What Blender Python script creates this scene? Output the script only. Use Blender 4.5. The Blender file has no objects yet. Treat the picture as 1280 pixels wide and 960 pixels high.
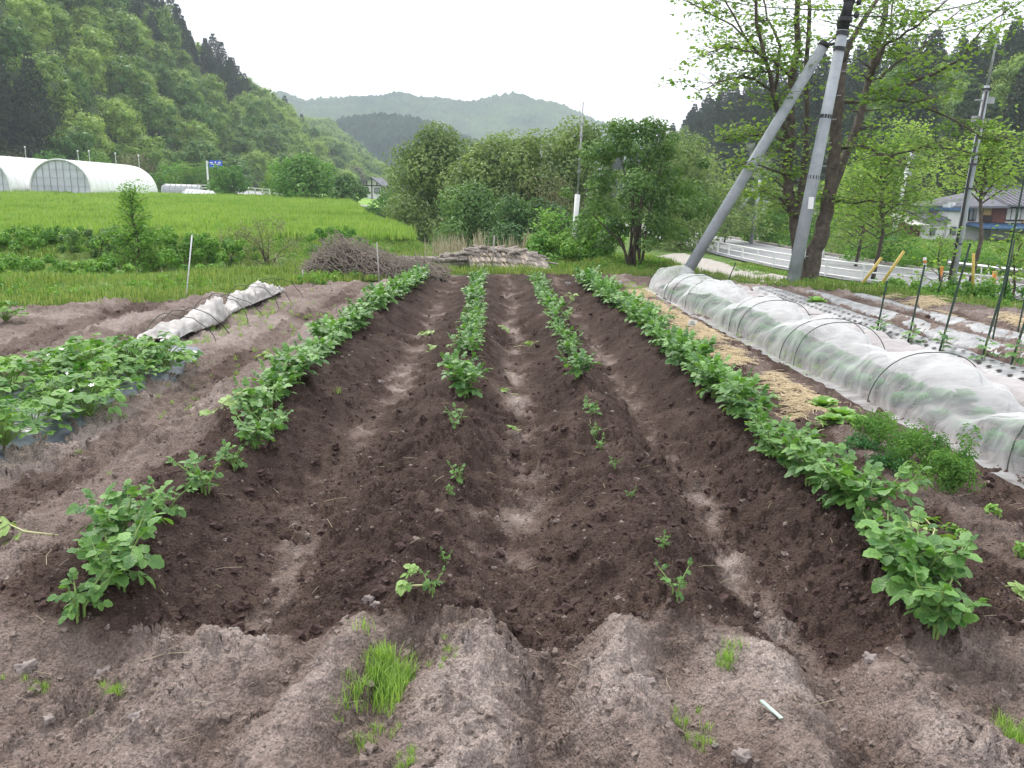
import bpy, math, random
import numpy as np
from math import sin, cos, pi, radians, atan2, sqrt
from mathutils import Vector, Matrix, Euler

rng = np.random.default_rng(7)
random.seed(7)
SC = bpy.context.scene
COL = SC.collection

# ------------------------------------------------------------------ camera
F = 1000.0; PITCH = radians(13.1); ROLL = radians(1.2); CAMH = 1.5
cam_data = bpy.data.cameras.new("camera")
cam = bpy.data.objects.new("camera", cam_data); COL.objects.link(cam)
cam_data.sensor_width = 36.0; cam_data.lens = 36.0 * F / 1280.0
cam_data.clip_start = 0.05; cam_data.clip_end = 6000
cam.matrix_world = Matrix.Translation((0, 0, CAMH)) @ Matrix.Rotation(radians(90) - PITCH, 4, 'X') @ Matrix.Rotation(ROLL, 4, 'Z')
SC.camera = cam

# ------------------------------------------------------------------ light
w = bpy.data.worlds.new("World"); SC.world = w; w.use_nodes = True
nt = w.node_tree; nt.nodes.clear()
sky = nt.nodes.new("ShaderNodeTexSky"); sky.sky_type = 'NISHITA'; sky.sun_disc = False
SUN_EL, SUN_AZ = radians(48), radians(-25)      # azimuth from +Y towards +X
sky.sun_elevation = SUN_EL; sky.sun_rotation = SUN_AZ
mix = nt.nodes.new("ShaderNodeMix"); mix.data_type = 'RGBA'
mix.inputs[0].default_value = 0.86
mix.inputs[7].default_value = (13.2, 13.2, 13.3, 1)
bg = nt.nodes.new("ShaderNodeBackground"); bg.inputs[1].default_value = 0.1
out = nt.nodes.new("ShaderNodeOutputWorld")
nt.links.new(sky.outputs[0], mix.inputs[6]); nt.links.new(mix.outputs[2], bg.inputs[0]); nt.links.new(bg.outputs[0], out.inputs[0])
sl = bpy.data.lights.new("sun", 'SUN'); sl.energy = 2.3; sl.angle = radians(12); sl.color = (1, 0.95, 0.88)
so = bpy.data.objects.new("sun", sl); COL.objects.link(so)
sd = Vector((sin(SUN_AZ) * cos(SUN_EL), cos(SUN_AZ) * cos(SUN_EL), sin(SUN_EL)))
so.rotation_euler = sd.to_track_quat('Z', 'Y').to_euler()
SC.view_settings.view_transform = 'Standard'; SC.view_settings.look = 'None'
SC.view_settings.gamma = 1; SC.view_settings.exposure = 0.84
SC.cycles.max_bounces = 8; SC.cycles.transparent_max_bounces = 24; SC.cycles.volume_bounces = 0
SC.cycles.diffuse_bounces = 3; SC.cycles.glossy_bounces = 2

# ------------------------------------------------------------------ measuring helpers
def ray(px, py):
    x = (px - 640) / F; y = (480 - py) / F
    xr = x * cos(ROLL) - y * sin(ROLL); yr = x * sin(ROLL) + y * cos(ROLL)
    a = radians(90) - PITCH
    return (xr, yr * cos(a) + sin(a), yr * sin(a) - cos(a))
def at(px, py, Y):
    """world point seen in photo pixel (px,py) at world distance Y"""
    d = ray(px, py); t = Y / d[1]
    return Vector((d[0] * t, Y, CAMH + d[2] * t))

# ------------------------------------------------------------------ noise
def _h(ix, iy, s):
    n = (ix.astype(np.int64) * 374761393 + iy.astype(np.int64) * 668265263 + s * 1442695041) & 0xFFFFFFFF
    n = ((n ^ (n >> 13)) * 1274126177) & 0xFFFFFFFF
    n = n ^ (n >> 16)
    return (n & 0xFFFFFF) / float(0xFFFFFF)
def vnoise(x, y, s=0):
    x = np.asarray(x, float); y = np.asarray(y, float)
    ix = np.floor(x); iy = np.floor(y); fx = x - ix; fy = y - iy
    fx = fx * fx * fx * (fx * (fx * 6 - 15) + 10); fy = fy * fy * fy * (fy * (fy * 6 - 15) + 10)
    a = _h(ix, iy, s); b = _h(ix + 1, iy, s); c = _h(ix, iy + 1, s); d = _h(ix + 1, iy + 1, s)
    return (a * (1 - fx) + b * fx) * (1 - fy) + (c * (1 - fx) + d * fx) * fy * 1.0
def fbm(x, y, s=0, o=4, g=0.5):
    t = 0; a = 1; n = 0
    for k in range(o):
        t = t + a * (vnoise(x * 2 ** k + 13.7 * k, y * 2 ** k + 7.3 * k, s + k) - 0.5); n += a; a *= g
    return t / n * 2
def worley(x, y, s=0):
    x = np.asarray(x, float); y = np.asarray(y, float)
    ix = np.floor(x); iy = np.floor(y); best = np.full(x.shape, 9.0); cid = np.zeros(x.shape)
    for dx in (-1, 0, 1):
        for dy in (-1, 0, 1):
            jx = ix + dx; jy = iy + dy
            qx = jx + _h(jx, jy, s); qy = jy + _h(jx, jy, s + 5)
            d = (qx - x) ** 2 + (qy - y) ** 2
            m = d < best; best = np.where(m, d, best); cid = np.where(m, _h(jx, jy, s + 9), cid)
    return np.sqrt(best), cid
def sstep(a, b, x):
    t = np.clip((np.asarray(x, float) - a) / (b - a), 0, 1); return t * t * (3 - 2 * t)

# ------------------------------------------------------------------ mesh helpers
def mesh_np(name, V, Fc, mats, attrs=None, smooth=False, midx=None):
    """V (n,3); Fc (m,k) same-size faces or list of such arrays"""
    me = bpy.data.meshes.new(name)
    if isinstance(Fc, np.ndarray): Fc = [Fc]
    Fc = [np.asarray(f, np.int32) for f in Fc if len(f)]
    V = np.asarray(V, np.float32)
    nl = sum(f.size for f in Fc); nf = sum(len(f) for f in Fc)
    me.vertices.add(len(V)); me.vertices.foreach_set("co", V.ravel())
    me.loops.add(nl); me.loops.foreach_set("vertex_index", np.concatenate([f.ravel() for f in Fc]))
    me.polygons.add(nf)
    tot = np.concatenate([np.full(len(f), f.shape[1], np.int32) for f in Fc])
    st = np.concatenate([[0], np.cumsum(tot)[:-1]]).astype(np.int32)
    me.polygons.foreach_set("loop_start", st)
    try: me.polygons.foreach_set("loop_total", tot)
    except Exception: pass
    if midx is not None: me.polygons.foreach_set("material_index", np.asarray(midx, np.int32))
    me.polygons.foreach_set("use_smooth", np.full(nf, smooth))
    for m in (mats if isinstance(mats, (list, tuple)) else [mats]): me.materials.append(m)
    if attrs:
        for k, v in attrs.items():
            a = me.attributes.new(k, 'FLOAT', 'POINT'); a.data.foreach_set("value", np.asarray(v, np.float32))
    me.update(calc_edges=True)
    return me
class MB:
    """collects simple shapes into one mesh"""
    def __init__(s): s.v = []; s.f = []; s.t = []; s.cur = 0.5
    def add(s, V, Fs):
        b = len(s.v)
        s.v += [tuple(p) for p in V]; s.t += [s.cur] * len(V)
        s.f += [tuple(i + b for i in f) for f in Fs]
    def box(s, c, size, rot=None):
        cx, cy, cz = c; a, b, d = size[0] / 2, size[1] / 2, size[2] / 2
        P = [Vector((x, y, z)) for z in (-d, d) for y in (-b, b) for x in (-a, a)]
        if rot is not None:
            R = rot if isinstance(rot, Matrix) else Euler(rot).to_matrix()
            P = [R @ p for p in P]
        P = [p + Vector(c) for p in P]
        s.add(P, [(0, 2, 3, 1), (4, 5, 7, 6), (0, 1, 5, 4), (2, 6, 7, 3), (0, 4, 6, 2), (1, 3, 7, 5)])
    def tube(s, pts, rad, n=8, cap=True):
        pts = [Vector(p) for p in pts]
        if not hasattr(rad, '__len__'): rad = [rad] * len(pts)
        V = []; up = Vector((0.13, 0.21, 1)).normalized(); px_ = None
        for i, p in enumerate(pts):
            d = (pts[min(i + 1, len(pts) - 1)] - pts[max(i - 1, 0)])
            if d.length < 1e-9: d = Vector((0, 0, 1))
            d.normalize()
            if px_ is None:
                a = d.cross(up)
                if a.length < 0.1: a = d.cross(Vector((1, 0, 0)))
            else: a = px_ - d * px_.dot(d)
            a.normalize(); px_ = a; b = d.cross(a)
            for k in range(n):
                t = 2 * pi * k / n
                V.append(p + (a * cos(t) + b * sin(t)) * rad[i])
        Fs = []
        for i in range(len(pts) - 1):
            for k in range(n):
                Fs.append((i * n + k, i * n + (k + 1) % n, (i + 1) * n + (k + 1) % n, (i + 1) * n + k))
        if cap:
            Fs.append(tuple(range(n - 1, -1, -1))); Fs.append(tuple(range((len(pts) - 1) * n, len(pts) * n)))
        s.add(V, Fs)
    def me(s, name, mats, smooth=False):
        me = bpy.data.meshes.new(name); me.from_pydata(s.v, [], s.f)
        for m in (mats if isinstance(mats, (list, tuple)) else [mats]): me.materials.append(m)
        a = me.attributes.new('tint', 'FLOAT', 'POINT'); a.data.foreach_set("value", s.t)
        if smooth: me.polygons.foreach_set("use_smooth", [True] * len(me.polygons))
        me.update(); return me
def ob(name, data, parent=None, loc=None, rot=None, scl=None):
    o = bpy.data.objects.new(name, data); COL.objects.link(o)
    if parent is not None: o.parent = parent
    if loc is not None: o.location = loc
    if rot is not None: o.rotation_euler = rot
    if scl is not None: o.scale = scl if hasattr(scl, '__len__') else (scl,) * 3
    return o
def tag(o, label=None, cat=None, group=None, kind=None):
    if label: o['label'] = label
    if cat: o['category'] = cat
    if group: o['group'] = group
    if kind: o['kind'] = kind
    return o
def thing(name, label, cat, loc=(0, 0, 0), rz=0, group=None):
    return tag(ob(name, None, loc=loc, rot=(0, 0, rz)), label, cat, group)

# ------------------------------------------------------------------ materials
def mat(name, build):
    m = bpy.data.materials.new(name); m.use_nodes = True
    n = m.node_tree; n.nodes.clear()
    o = n.nodes.new("ShaderNodeOutputMaterial"); build(n, o); return m
def N(n, t, **k):
    x = n.nodes.new(t)
    for a, b in k.items():
        if a.startswith('i_'): x.inputs[a[2:].replace('_', ' ')].default_value = b
        else: setattr(x, a, b)
    return x
def ramp(n, stops, src=None):
    r = n.nodes.new("ShaderNodeValToRGB"); e = r.color_ramp.elements
    while len(e) < len(stops): e.new(0.5)
    for q, (p, c) in zip(e, stops): q.position = p; q.color = (*c, 1)
    if src is not None: n.links.new(src, r.inputs[0])
    return r
def simple(name, c1, c2=None, rough=0.8, scale=8, bump=0.0, metal=0.0, bscale=None, spec=0.3, detail=6):
    c2 = c2 or c1
    def b(n, o):
        tc = N(n, "ShaderNodeTexCoord")
        nz = N(n, "ShaderNodeTexNoise", i_Scale=scale, i_Detail=detail, i_Roughness=0.65)
        n.links.new(tc.outputs['Object'], nz.inputs['Vector'])
        r = ramp(n, [(0.32, c1), (0.68, c2)], nz.outputs['Fac'])
        p = N(n, "ShaderNodeBsdfPrincipled", i_Roughness=rough, i_Metallic=metal)
        p.inputs['Specular IOR Level'].default_value = spec
        n.links.new(r.outputs[0], p.inputs['Base Color'])
        if bump:
            n2 = N(n, "ShaderNodeTexNoise", i_Scale=bscale or scale * 4, i_Detail=8)
            n.links.new(tc.outputs['Object'], n2.inputs['Vector'])
            bp = N(n, "ShaderNodeBump", i_Strength=0.8, i_Distance=bump)
            n.links.new(n2.outputs['Fac'], bp.inputs['Height']); n.links.new(bp.outputs[0], p.inputs['Normal'])
        n.links.new(p.outputs[0], o.inputs[0])
    return mat(name, b)
def leafmat(name, dark, light, trans=0.3, rough=0.55, objvar=0.35, spec=0.3, bump=0, wn=0, wscale=1):
    """leaf: tint attribute picks between two leaf colours, each object slightly its own; light passes through"""
    def b(n, o):
        at_ = N(n, "ShaderNodeAttribute", attribute_name='tint')
        oi = N(n, "ShaderNodeObjectInfo")
        m1 = N(n, "ShaderNodeMath", operation='MULTIPLY_ADD'); m1.inputs[1].default_value = objvar; m1.inputs[2].default_value = -objvar / 2
        n.links.new(oi.outputs['Random'], m1.inputs[0])
        m2 = N(n, "ShaderNodeMath", operation='ADD'); m2.use_clamp = True
        n.links.new(at_.outputs['Fac'], m2.inputs[0]); n.links.new(m1.outputs[0], m2.inputs[1])
        if wn:      # patches of lighter and darker growth over the ground
            ge = N(n, 'ShaderNodeNewGeometry'); wz = N(n, 'ShaderNodeTexNoise', i_Scale=wscale, i_Detail=3); n.links.new(ge.outputs['Position'], wz.inputs['Vector'])
            m3 = N(n, 'ShaderNodeMath', operation='MULTIPLY_ADD'); m3.inputs[1].default_value = wn * 2; n.links.new(wz.outputs['Fac'], m3.inputs[0])
            m4 = N(n, 'ShaderNodeMath', operation='SUBTRACT'); n.links.new(m2.outputs[0], m4.inputs[0]); m4.inputs[1].default_value = wn; n.links.new(m4.outputs[0], m3.inputs[2]); m3.use_clamp = True; m2 = m3
        r = ramp(n, [(0.0, dark), (1.0, light)], m2.outputs[0])
        p = N(n, "ShaderNodeBsdfPrincipled", i_Roughness=rough); p.inputs['Specular IOR Level'].default_value = spec
        n.links.new(r.outputs[0], p.inputs['Base Color'])
        if bump:
            tc = N(n, 'ShaderNodeTexCoord'); nb_ = N(n, 'ShaderNodeTexNoise', i_Scale=110, i_Detail=3); n.links.new(tc.outputs['Object'], nb_.inputs['Vector'])
            bp = N(n, 'ShaderNodeBump', i_Strength=.9, i_Distance=bump); n.links.new(nb_.outputs['Fac'], bp.inputs['Height']); n.links.new(bp.outputs[0], p.inputs['Normal'])
        t = N(n, "ShaderNodeBsdfTranslucent"); h = N(n, "ShaderNodeMix", data_type='RGBA', blend_type='MULTIPLY')
        h.inputs[0].default_value = 1; h.inputs[7].default_value = (1.25, 1.3, 0.55, 1)
        n.links.new(r.outputs[0], h.inputs[6]); n.links.new(h.outputs[2], t.inputs[0])
        mx = N(n, "ShaderNodeMixShader"); mx.inputs[0].default_value = trans
        n.links.new(p.outputs[0], mx.inputs[1]); n.links.new(t.outputs[0], mx.inputs[2])
        n.links.new(mx.outputs[0], o.inputs[0])
    return mat(name, b)

def soil_build(n, o):
    tc = N(n, "ShaderNodeTexCoord")
    at_ = N(n, "ShaderNodeAttribute", attribute_name='dry')
    nz = N(n, "ShaderNodeTexNoise", i_Scale=9, i_Detail=8, i_Roughness=0.7); n.links.new(tc.outputs['Object'], nz.inputs['Vector'])
    ma = N(n, "ShaderNodeMath", operation='MULTIPLY_ADD'); ma.inputs[1].default_value = 0.7; ma.inputs[2].default_value = -0.35
    n.links.new(nz.outputs['Fac'], ma.inputs[0])
    ad = N(n, "ShaderNodeMath", operation='ADD', use_clamp=True); n.links.new(at_.outputs['Fac'], ad.inputs[0]); n.links.new(ma.outputs[0], ad.inputs[1])
    r = ramp(n, [(0.0, (0.046, 0.030, 0.025)), (0.4, (0.084, 0.057, 0.047)), (0.75, (0.195, 0.152, 0.134)), (1.0, (0.31, 0.258, 0.235))], ad.outputs[0])
    # crumbs, pale grains
    vo = N(n, "ShaderNodeTexNoise", i_Scale=120, i_Detail=2, i_Roughness=0.6); n.links.new(tc.outputs['Object'], vo.inputs['Vector'])
    gr = ramp(n, [(0.36, (0.74, 0.74, 0.74)), (0.52, (1, 1, 1)), (0.68, (1.3, 1.3, 1.3)), (0.80, (2.0, 2.0, 1.95))], vo.outputs['Fac'])
    mm = N(n, "ShaderNodeMix", data_type='RGBA', blend_type='MULTIPLY'); mm.inputs[0].default_value = 1
    n.links.new(r.outputs[0], mm.inputs[6]); n.links.new(gr.outputs[0], mm.inputs[7])
    p = N(n, "ShaderNodeBsdfPrincipled", i_Roughness=0.95); p.inputs['Specular IOR Level'].default_value = 0.15
    n.links.new(mm.outputs[2], p.inputs['Base Color'])
    b1 = N(n, "ShaderNodeTexNoise", i_Scale=30, i_Detail=6, i_Roughness=0.6); n.links.new(tc.outputs['Object'], b1.inputs['Vector'])
    bp = N(n, "ShaderNodeBump", i_Strength=1.0, i_Distance=0.022)
    v1 = N(n, "ShaderNodeTexVoronoi", i_Scale=75); v2 = N(n, "ShaderNodeTexVoronoi", i_Scale=170)
    for v_ in (v1, v2): n.links.new(tc.outputs['Object'], v_.inputs['Vector'])
    h1 = N(n, "ShaderNodeMath", operation='MULTIPLY_ADD'); h1.inputs[1].default_value = -.4; n.links.new(v1.outputs['Distance'], h1.inputs[0]); n.links.new(b1.outputs['Fac'], h1.inputs[2])
    h2 = N(n, "ShaderNodeMath", operation='MULTIPLY_ADD'); h2.inputs[1].default_value = -.18; n.links.new(v2.outputs['Distance'], h2.inputs[0]); n.links.new(h1.outputs[0], h2.inputs[2])
    n.links.new(h2.outputs[0], bp.inputs['Height']); n.links.new(bp.outputs[0], p.inputs['Normal'])
    n.links.new(p.outputs[0], o.inputs[0])
M = {}
M['soil'] = mat('tilled_soil', soil_build)
def ground_build(n, o):
    tc = N(n, "ShaderNodeTexCoord"); at_ = N(n, "ShaderNodeAttribute", attribute_name='soil')
    nz = N(n, "ShaderNodeTexNoise", i_Scale=1.3, i_Detail=10, i_Roughness=0.7); n.links.new(tc.outputs['Object'], nz.inputs['Vector'])
    g = ramp(n, [(0.3, (0.05, 0.085, 0.025)), (0.5, (0.10, 0.17, 0.045)), (0.7, (0.19, 0.25, 0.085))], nz.outputs['Fac'])
    s = ramp(n, [(0.3, (0.07, 0.045, 0.04)), (0.7, (0.16, 0.115, 0.1))], nz.outputs['Fac'])
    mx = N(n, "ShaderNodeMix", data_type='RGBA'); n.links.new(at_.outputs['Fac'], mx.inputs[0]); n.links.new(g.outputs[0], mx.inputs[6]); n.links.new(s.outputs[0], mx.inputs[7])
    p = N(n, "ShaderNodeBsdfPrincipled", i_Roughness=0.95); p.inputs['Specular IOR Level'].default_value = 0.1
    n.links.new(mx.outputs[2], p.inputs['Base Color'])
    b = N(n, "ShaderNodeTexNoise", i_Scale=14, i_Detail=8); n.links.new(tc.outputs['Object'], b.inputs['Vector'])
    bp = N(n, "ShaderNodeBump", i_Strength=1, i_Distance=0.08); n.links.new(b.outputs['Fac'], bp.inputs['Height']); n.links.new(bp.outputs[0], p.inputs['Normal'])
    n.links.new(p.outputs[0], o.inputs[0])
M['ground'] = mat('grassy_ground', ground_build)
M['rice'] = simple('green_crop_sward', (0.14, 0.27, 0.04), (0.24, 0.38, 0.08), scale=0.7, bump=0.1, bscale=9, spec=0.1)
M['gravel'] = simple('pale_gravel', (0.26, 0.24, 0.22), (0.42, 0.39, 0.36), scale=6, bump=0.02, bscale=40)
M['asphalt'] = simple('grey_asphalt', (0.19, 0.19, 0.2), (0.26, 0.26, 0.27), scale=3, bump=0.004, bscale=90, rough=0.7)
M['floor'] = simple('forest_floor', (0.02, 0.035, 0.012), (0.05, 0.09, 0.025), scale=0.3)
M['whitepaint'] = simple('white_paint', (0.62, 0.63, 0.64), (0.8, 0.8, 0.8), scale=3, rough=0.5)
M['plastic_film'] = simple('white_plastic_film', (0.80, 0.81, 0.82), (0.88, 0.88, 0.89), scale=0.5, rough=0.35, spec=0.4)
M['end_film'] = simple('hazy_end_film', (0.45, 0.47, 0.53), (0.56, 0.58, 0.64), scale=0.7, rough=0.35)
M['concrete'] = simple('weathered_concrete', (0.24, 0.265, 0.29), (0.42, 0.45, 0.49), scale=2.2, rough=0.8, bump=0.006, bscale=25)
M['steel'] = simple('galvanised_steel', (0.3, 0.31, 0.33), (0.42, 0.43, 0.45), metal=0.4, rough=0.5, scale=6)
M['dark_metal'] = simple('dark_painted_metal', (0.02, 0.022, 0.025), (0.05, 0.05, 0.055), rough=0.5)
M['greenstake'] = simple('dark_green_coated_stake', (0.012, 0.03, 0.02), (0.03, 0.06, 0.04), rough=0.45, scale=14)
M['yellow'] = simple('yellow_guy_guard', (0.46, 0.33, 0.07), (0.64, 0.48, 0.14), rough=0.5, scale=6)
M['orange'] = simple('faded_orange_marker', (0.5, 0.16, 0.03), (0.65, 0.25, 0.06), rough=0.5, scale=6)
M['bark'] = simple('rough_brown_bark', (0.05, 0.04, 0.035), (0.15, 0.12, 0.10), scale=9, bump=0.03, bscale=30)
M['barkpale'] = simple('pale_dead_bark', (0.28, 0.27, 0.25), (0.42, 0.4, 0.37), scale=6, bump=0.01)
M['wood'] = simple('weathered_split_wood', (0.16, 0.135, 0.12), (0.36, 0.315, 0.285), scale=10, bump=0.01, bscale=30)
M['woodend'] = simple('pale_cut_wood', (0.42, 0.34, 0.27), (0.62, 0.53, 0.44), scale=20)
M['brush'] = simple('dry_brushwood', (0.15, 0.125, 0.10), (0.34, 0.295, 0.245), scale=14)
M['straw'] = simple('pale_straw', (0.50, 0.40, 0.25), (0.72, 0.61, 0.43), scale=20)
M['dryreed'] = simple('dry_reed', (0.3, 0.26, 0.17), (0.48, 0.42, 0.3), scale=10)
M['stone'] = simple('grey_stone', (0.17, 0.14, 0.13), (0.31, 0.27, 0.255), scale=12, bump=0.006, bscale=50)
M['cloth'] = simple('grubby_white_cloth', (0.28, 0.265, 0.255), (0.55, 0.53, 0.52), scale=7, bump=0.008, bscale=25, rough=0.9)
M['clod_dark'] = simple('moist_clod', (0.04, 0.025, 0.022), (0.09, 0.06, 0.055), scale=30, bump=0.006, bscale=120, spec=0.1)
M['clod_dry'] = simple('dry_clod', (0.14, 0.108, 0.094), (0.28, 0.23, 0.208), scale=30, bump=0.006, bscale=120, spec=0.1)
M['mulch_dark'] = simple('grey_mulch_film', (0.07, 0.085, 0.11), (0.15, 0.175, 0.21), scale=3, rough=0.3, bump=0.015, bscale=9, spec=0.6)
M['mulch'] = simple('silver_mulch_film', (0.11, 0.115, 0.13), (0.42, 0.42, 0.43), scale=5, rough=0.4, bump=0.03, bscale=16, spec=0.6)  # pale noise patches are glints painted into the film colour
M['hole'] = simple('hole_soil', (0.02, 0.014, 0.012))
M['rooftile'] = simple('grey_roof_tile', (0.10, 0.10, 0.12), (0.17, 0.17, 0.20), scale=3, rough=0.75)
M['plaster'] = simple('white_plaster', (0.6, 0.6, 0.6), (0.74, 0.74, 0.73), scale=2)
M['blueroof'] = simple('blue_sheet_roof', (0.05, 0.11, 0.22), (0.09, 0.17, 0.30), rough=0.5)
M['rust'] = simple('rust_red_boards', (0.12, 0.045, 0.035), (0.2, 0.085, 0.065), scale=8)
M['ochre'] = simple('ochre_wall', (0.5, 0.33, 0.13), (0.6, 0.42, 0.2), scale=4)
M['darkwood'] = simple('dark_timber', (0.025, 0.018, 0.015), (0.06, 0.042, 0.035), scale=9)
M['glass'] = simple('dull_window_glass', (0.1, 0.12, 0.14), (0.2, 0.23, 0.25), rough=0.1, spec=0.8, scale=1)
M['curtain'] = simple('pale_shutter', (0.5, 0.5, 0.46), (0.66, 0.66, 0.62), scale=3)
M['sign_blue'] = simple('blue_sign', (0.015, 0.08, 0.5), (0.02, 0.1, 0.58), rough=0.4)
M['tagwhite'] = simple('white_plastic_tag', (0.75, 0.75, 0.76), (0.85, 0.85, 0.85), rough=0.4)
M['tagpink'] = simple('pink_print', (0.7, 0.35, 0.3), (0.75, 0.45, 0.4), rough=0.4)
M['potato'] = leafmat('potato_leaf', (0.04, 0.13, 0.03), (0.19, 0.38, 0.085), trans=0.28, rough=0.38, spec=0.5, bump=.006)
M['stem'] = simple('pale_green_stem', (0.14, 0.25, 0.06), (0.26, 0.36, 0.12), scale=10, rough=0.5)
M['wilt'] = leafmat('wilting_leaf', (0.16, 0.3, 0.07), (0.4, 0.5, 0.2), trans=0.25)
M['bean'] = leafmat('broad_bed_leaf', (0.05, 0.16, 0.03), (0.23, 0.43, 0.09), trans=0.3, rough=0.42, bump=.006)
M['herb'] = leafmat('feathery_leaf', (0.07, 0.18, 0.04), (0.18, 0.34, 0.08), trans=0.3)
M['lettuce'] = leafmat('lettuce_leaf', (0.12, 0.28, 0.05), (0.28, 0.46, 0.13), trans=0.3, rough=0.4)
M['grass'] = leafmat('grass_blade', (0.08, 0.18, 0.03), (0.34, 0.40, 0.13), trans=0.3, wn=.4, wscale=.6)
M['ricegrass'] = leafmat('bright_grass_blade', (0.13, 0.26, 0.04), (0.34, 0.44, 0.13), trans=0.35, wn=.5, wscale=.16)
M['weed'] = leafmat('bank_weed', (0.07, 0.2, 0.03), (0.24, 0.42, 0.08), trans=0.3)
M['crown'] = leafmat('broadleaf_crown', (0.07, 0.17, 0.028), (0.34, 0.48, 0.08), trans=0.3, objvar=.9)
M['crown_bright'] = leafmat('sunlit_crown', (0.16, 0.27, 0.03), (0.42, 0.50, 0.09), trans=0.3, objvar=0.4)  # yellower green, hilltop sunlight put into the leaf colour
M['crown_brown'] = leafmat('brownish_crown', (0.09, 0.10, 0.05), (0.22, 0.23, 0.12), trans=0.2, objvar=0.5)
M['conifer'] = leafmat('conifer_needles', (0.014, 0.03, 0.018), (0.06, 0.095, 0.045), trans=0.1, objvar=0.5)
M['conifer_brown'] = leafmat('browning_conifer', (0.03, 0.04, 0.022), (0.1, 0.1, 0.06), trans=0.1, objvar=0.5)
M['midtree'] = leafmat('valley_tree_leaf', (0.085, 0.15, 0.055), (0.27, 0.36, 0.13), trans=0.3)  # pale veil of haze and flare put into the leaf colour
M['darkbush'] = leafmat('dark_shrub_leaf', (0.04, 0.105, 0.035), (0.17, 0.29, 0.085), trans=0.25)
M['herotree'] = leafmat('young_tree_leaf', (0.11, 0.21, 0.045), (0.32, 0.45, 0.13), trans=0.5)
M['hedge'] = leafmat('creeper_leaf', (0.05, 0.15, 0.03), (0.18, 0.36, 0.06), trans=0.3)
M['hoopwire'] = simple('grey_green_hoop', (0.05, 0.06, 0.055), (0.1, 0.115, 0.1), rough=.5)
M['netveg'] = leafmat('netted_vegetable_leaf', (0.03, 0.13, 0.05), (0.11, 0.28, 0.10), trans=0.25)
def far_build(n, o, c1, c2, sc_):
    tc = N(n, "ShaderNodeTexCoord"); nz = N(n, "ShaderNodeTexNoise", i_Scale=sc_, i_Detail=10, i_Roughness=0.75); n.links.new(tc.outputs['Object'], nz.inputs['Vector'])
    r = ramp(n, [(0.35, c1), (0.65, c2)], nz.outputs['Fac']); p = N(n, "ShaderNodeBsdfPrincipled", i_Roughness=0.95); p.inputs['Specular IOR Level'].default_value = 0
    n.links.new(r.outputs[0], p.inputs['Base Color']); n.links.new(p.outputs[0], o.inputs[0])
M['farhill'] = mat('far_wooded_slope', lambda n, o: far_build(n, o, (0.03, 0.065, 0.035), (0.11, 0.165, 0.07), 0.012))
M['darkhill'] = mat('dark_conifer_slope', lambda n, o: far_build(n, o, (0.012, 0.03, 0.02), (0.04, 0.07, 0.035), 0.02))
def net_build(n, o, op, col, sc_):
    tc = N(n, "ShaderNodeTexCoord")
    mp = N(n, "ShaderNodeMapping"); mp.inputs['Scale'].default_value = (.45, 1.5, .6); mp.inputs['Rotation'].default_value = (.35, .2, .25); n.links.new(tc.outputs['Object'], mp.inputs['Vector'])
    nz = N(n, "ShaderNodeTexNoise", i_Scale=sc_, i_Detail=4, i_Roughness=0.6, i_Distortion=0.35); n.links.new(mp.outputs[0], nz.inputs['Vector'])
    d = N(n, "ShaderNodeBsdfDiffuse"); d.inputs[0].default_value = (*col, 1)
    t = N(n, "ShaderNodeBsdfTranslucent"); t.inputs[0].default_value = (*col, 1)
    m1 = N(n, "ShaderNodeMixShader"); m1.inputs[0].default_value = 0.45; n.links.new(d.outputs[0], m1.inputs[1]); n.links.new(t.outputs[0], m1.inputs[2])
    tr = N(n, "ShaderNodeBsdfTransparent")
    lw = N(n, "ShaderNodeLayerWeight", i_Blend=0.35)
    mr = N(n, "ShaderNodeMapRange"); mr.inputs[1].default_value = 0.35; mr.inputs[2].default_value = 0.7; mr.inputs[3].default_value = op - 0.10; mr.inputs[4].default_value = op + 0.2
    n.links.new(nz.outputs['Fac'], mr.inputs[0])
    ad = N(n, "ShaderNodeMath", operation='MULTIPLY_ADD', use_clamp=True); ad.inputs[1].default_value = 0.35
    n.links.new(lw.outputs['Facing'], ad.inputs[0]); n.links.new(mr.outputs[0], ad.inputs[2])
    mx = N(n, "ShaderNodeMixShader"); n.links.new(ad.outputs[0], mx.inputs[0]); n.links.new(tr.outputs[0], mx.inputs[1]); n.links.new(m1.outputs[0], mx.inputs[2])
    n.links.new(mx.outputs[0], o.inputs[0])
M['net'] = mat('fine_white_net', lambda n, o: net_build(n, o, 0.19, (0.82, 0.84, 0.86), 6))
M['net2'] = mat('pinkish_grey_net', lambda n, o: net_build(n, o, 0.5, (0.66, 0.63, 0.64), 5))

# ------------------------------------------------------------------ terrain
ROAD = [(-60, 45), (-30, 36), (0, 27), (12, 21), (17, 17.4), (22.3, 14.3), (26.9, 11.4), (32, 10.4), (38.5, 10.0), (50, 9.8), (65, 9.2), (80, 7.5), (110, 1), (150, -12), (400, -60)]
def road_x(y): return np.interp(y, [p[0] for p in ROAD], [p[1] for p in ROAD])
YL = [(-30, -4), (-12, 7.4), (-6.54, 10.1), (-5.68, 10.8), (-4.76, 11.5), (-3.57, 13.6), (-1.32, 16.0), (2.0, 16.9), (4.07, 15.8), (5.9, 14.5), (7.72, 12.0), (11, 8.5), (13.5, 2), (14.5, -30)]
def ylim(x): return np.interp(x, [p[0] for p in YL], [p[1] for p in YL])
RB = [(22, -3.0), (27, -3.6), (34, -4.4), (45, -8), (65, -13), (95, -20)]
def rice_right(y): return np.interp(y, [p[0] for p in RB], [p[1] for p in RB])
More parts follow.
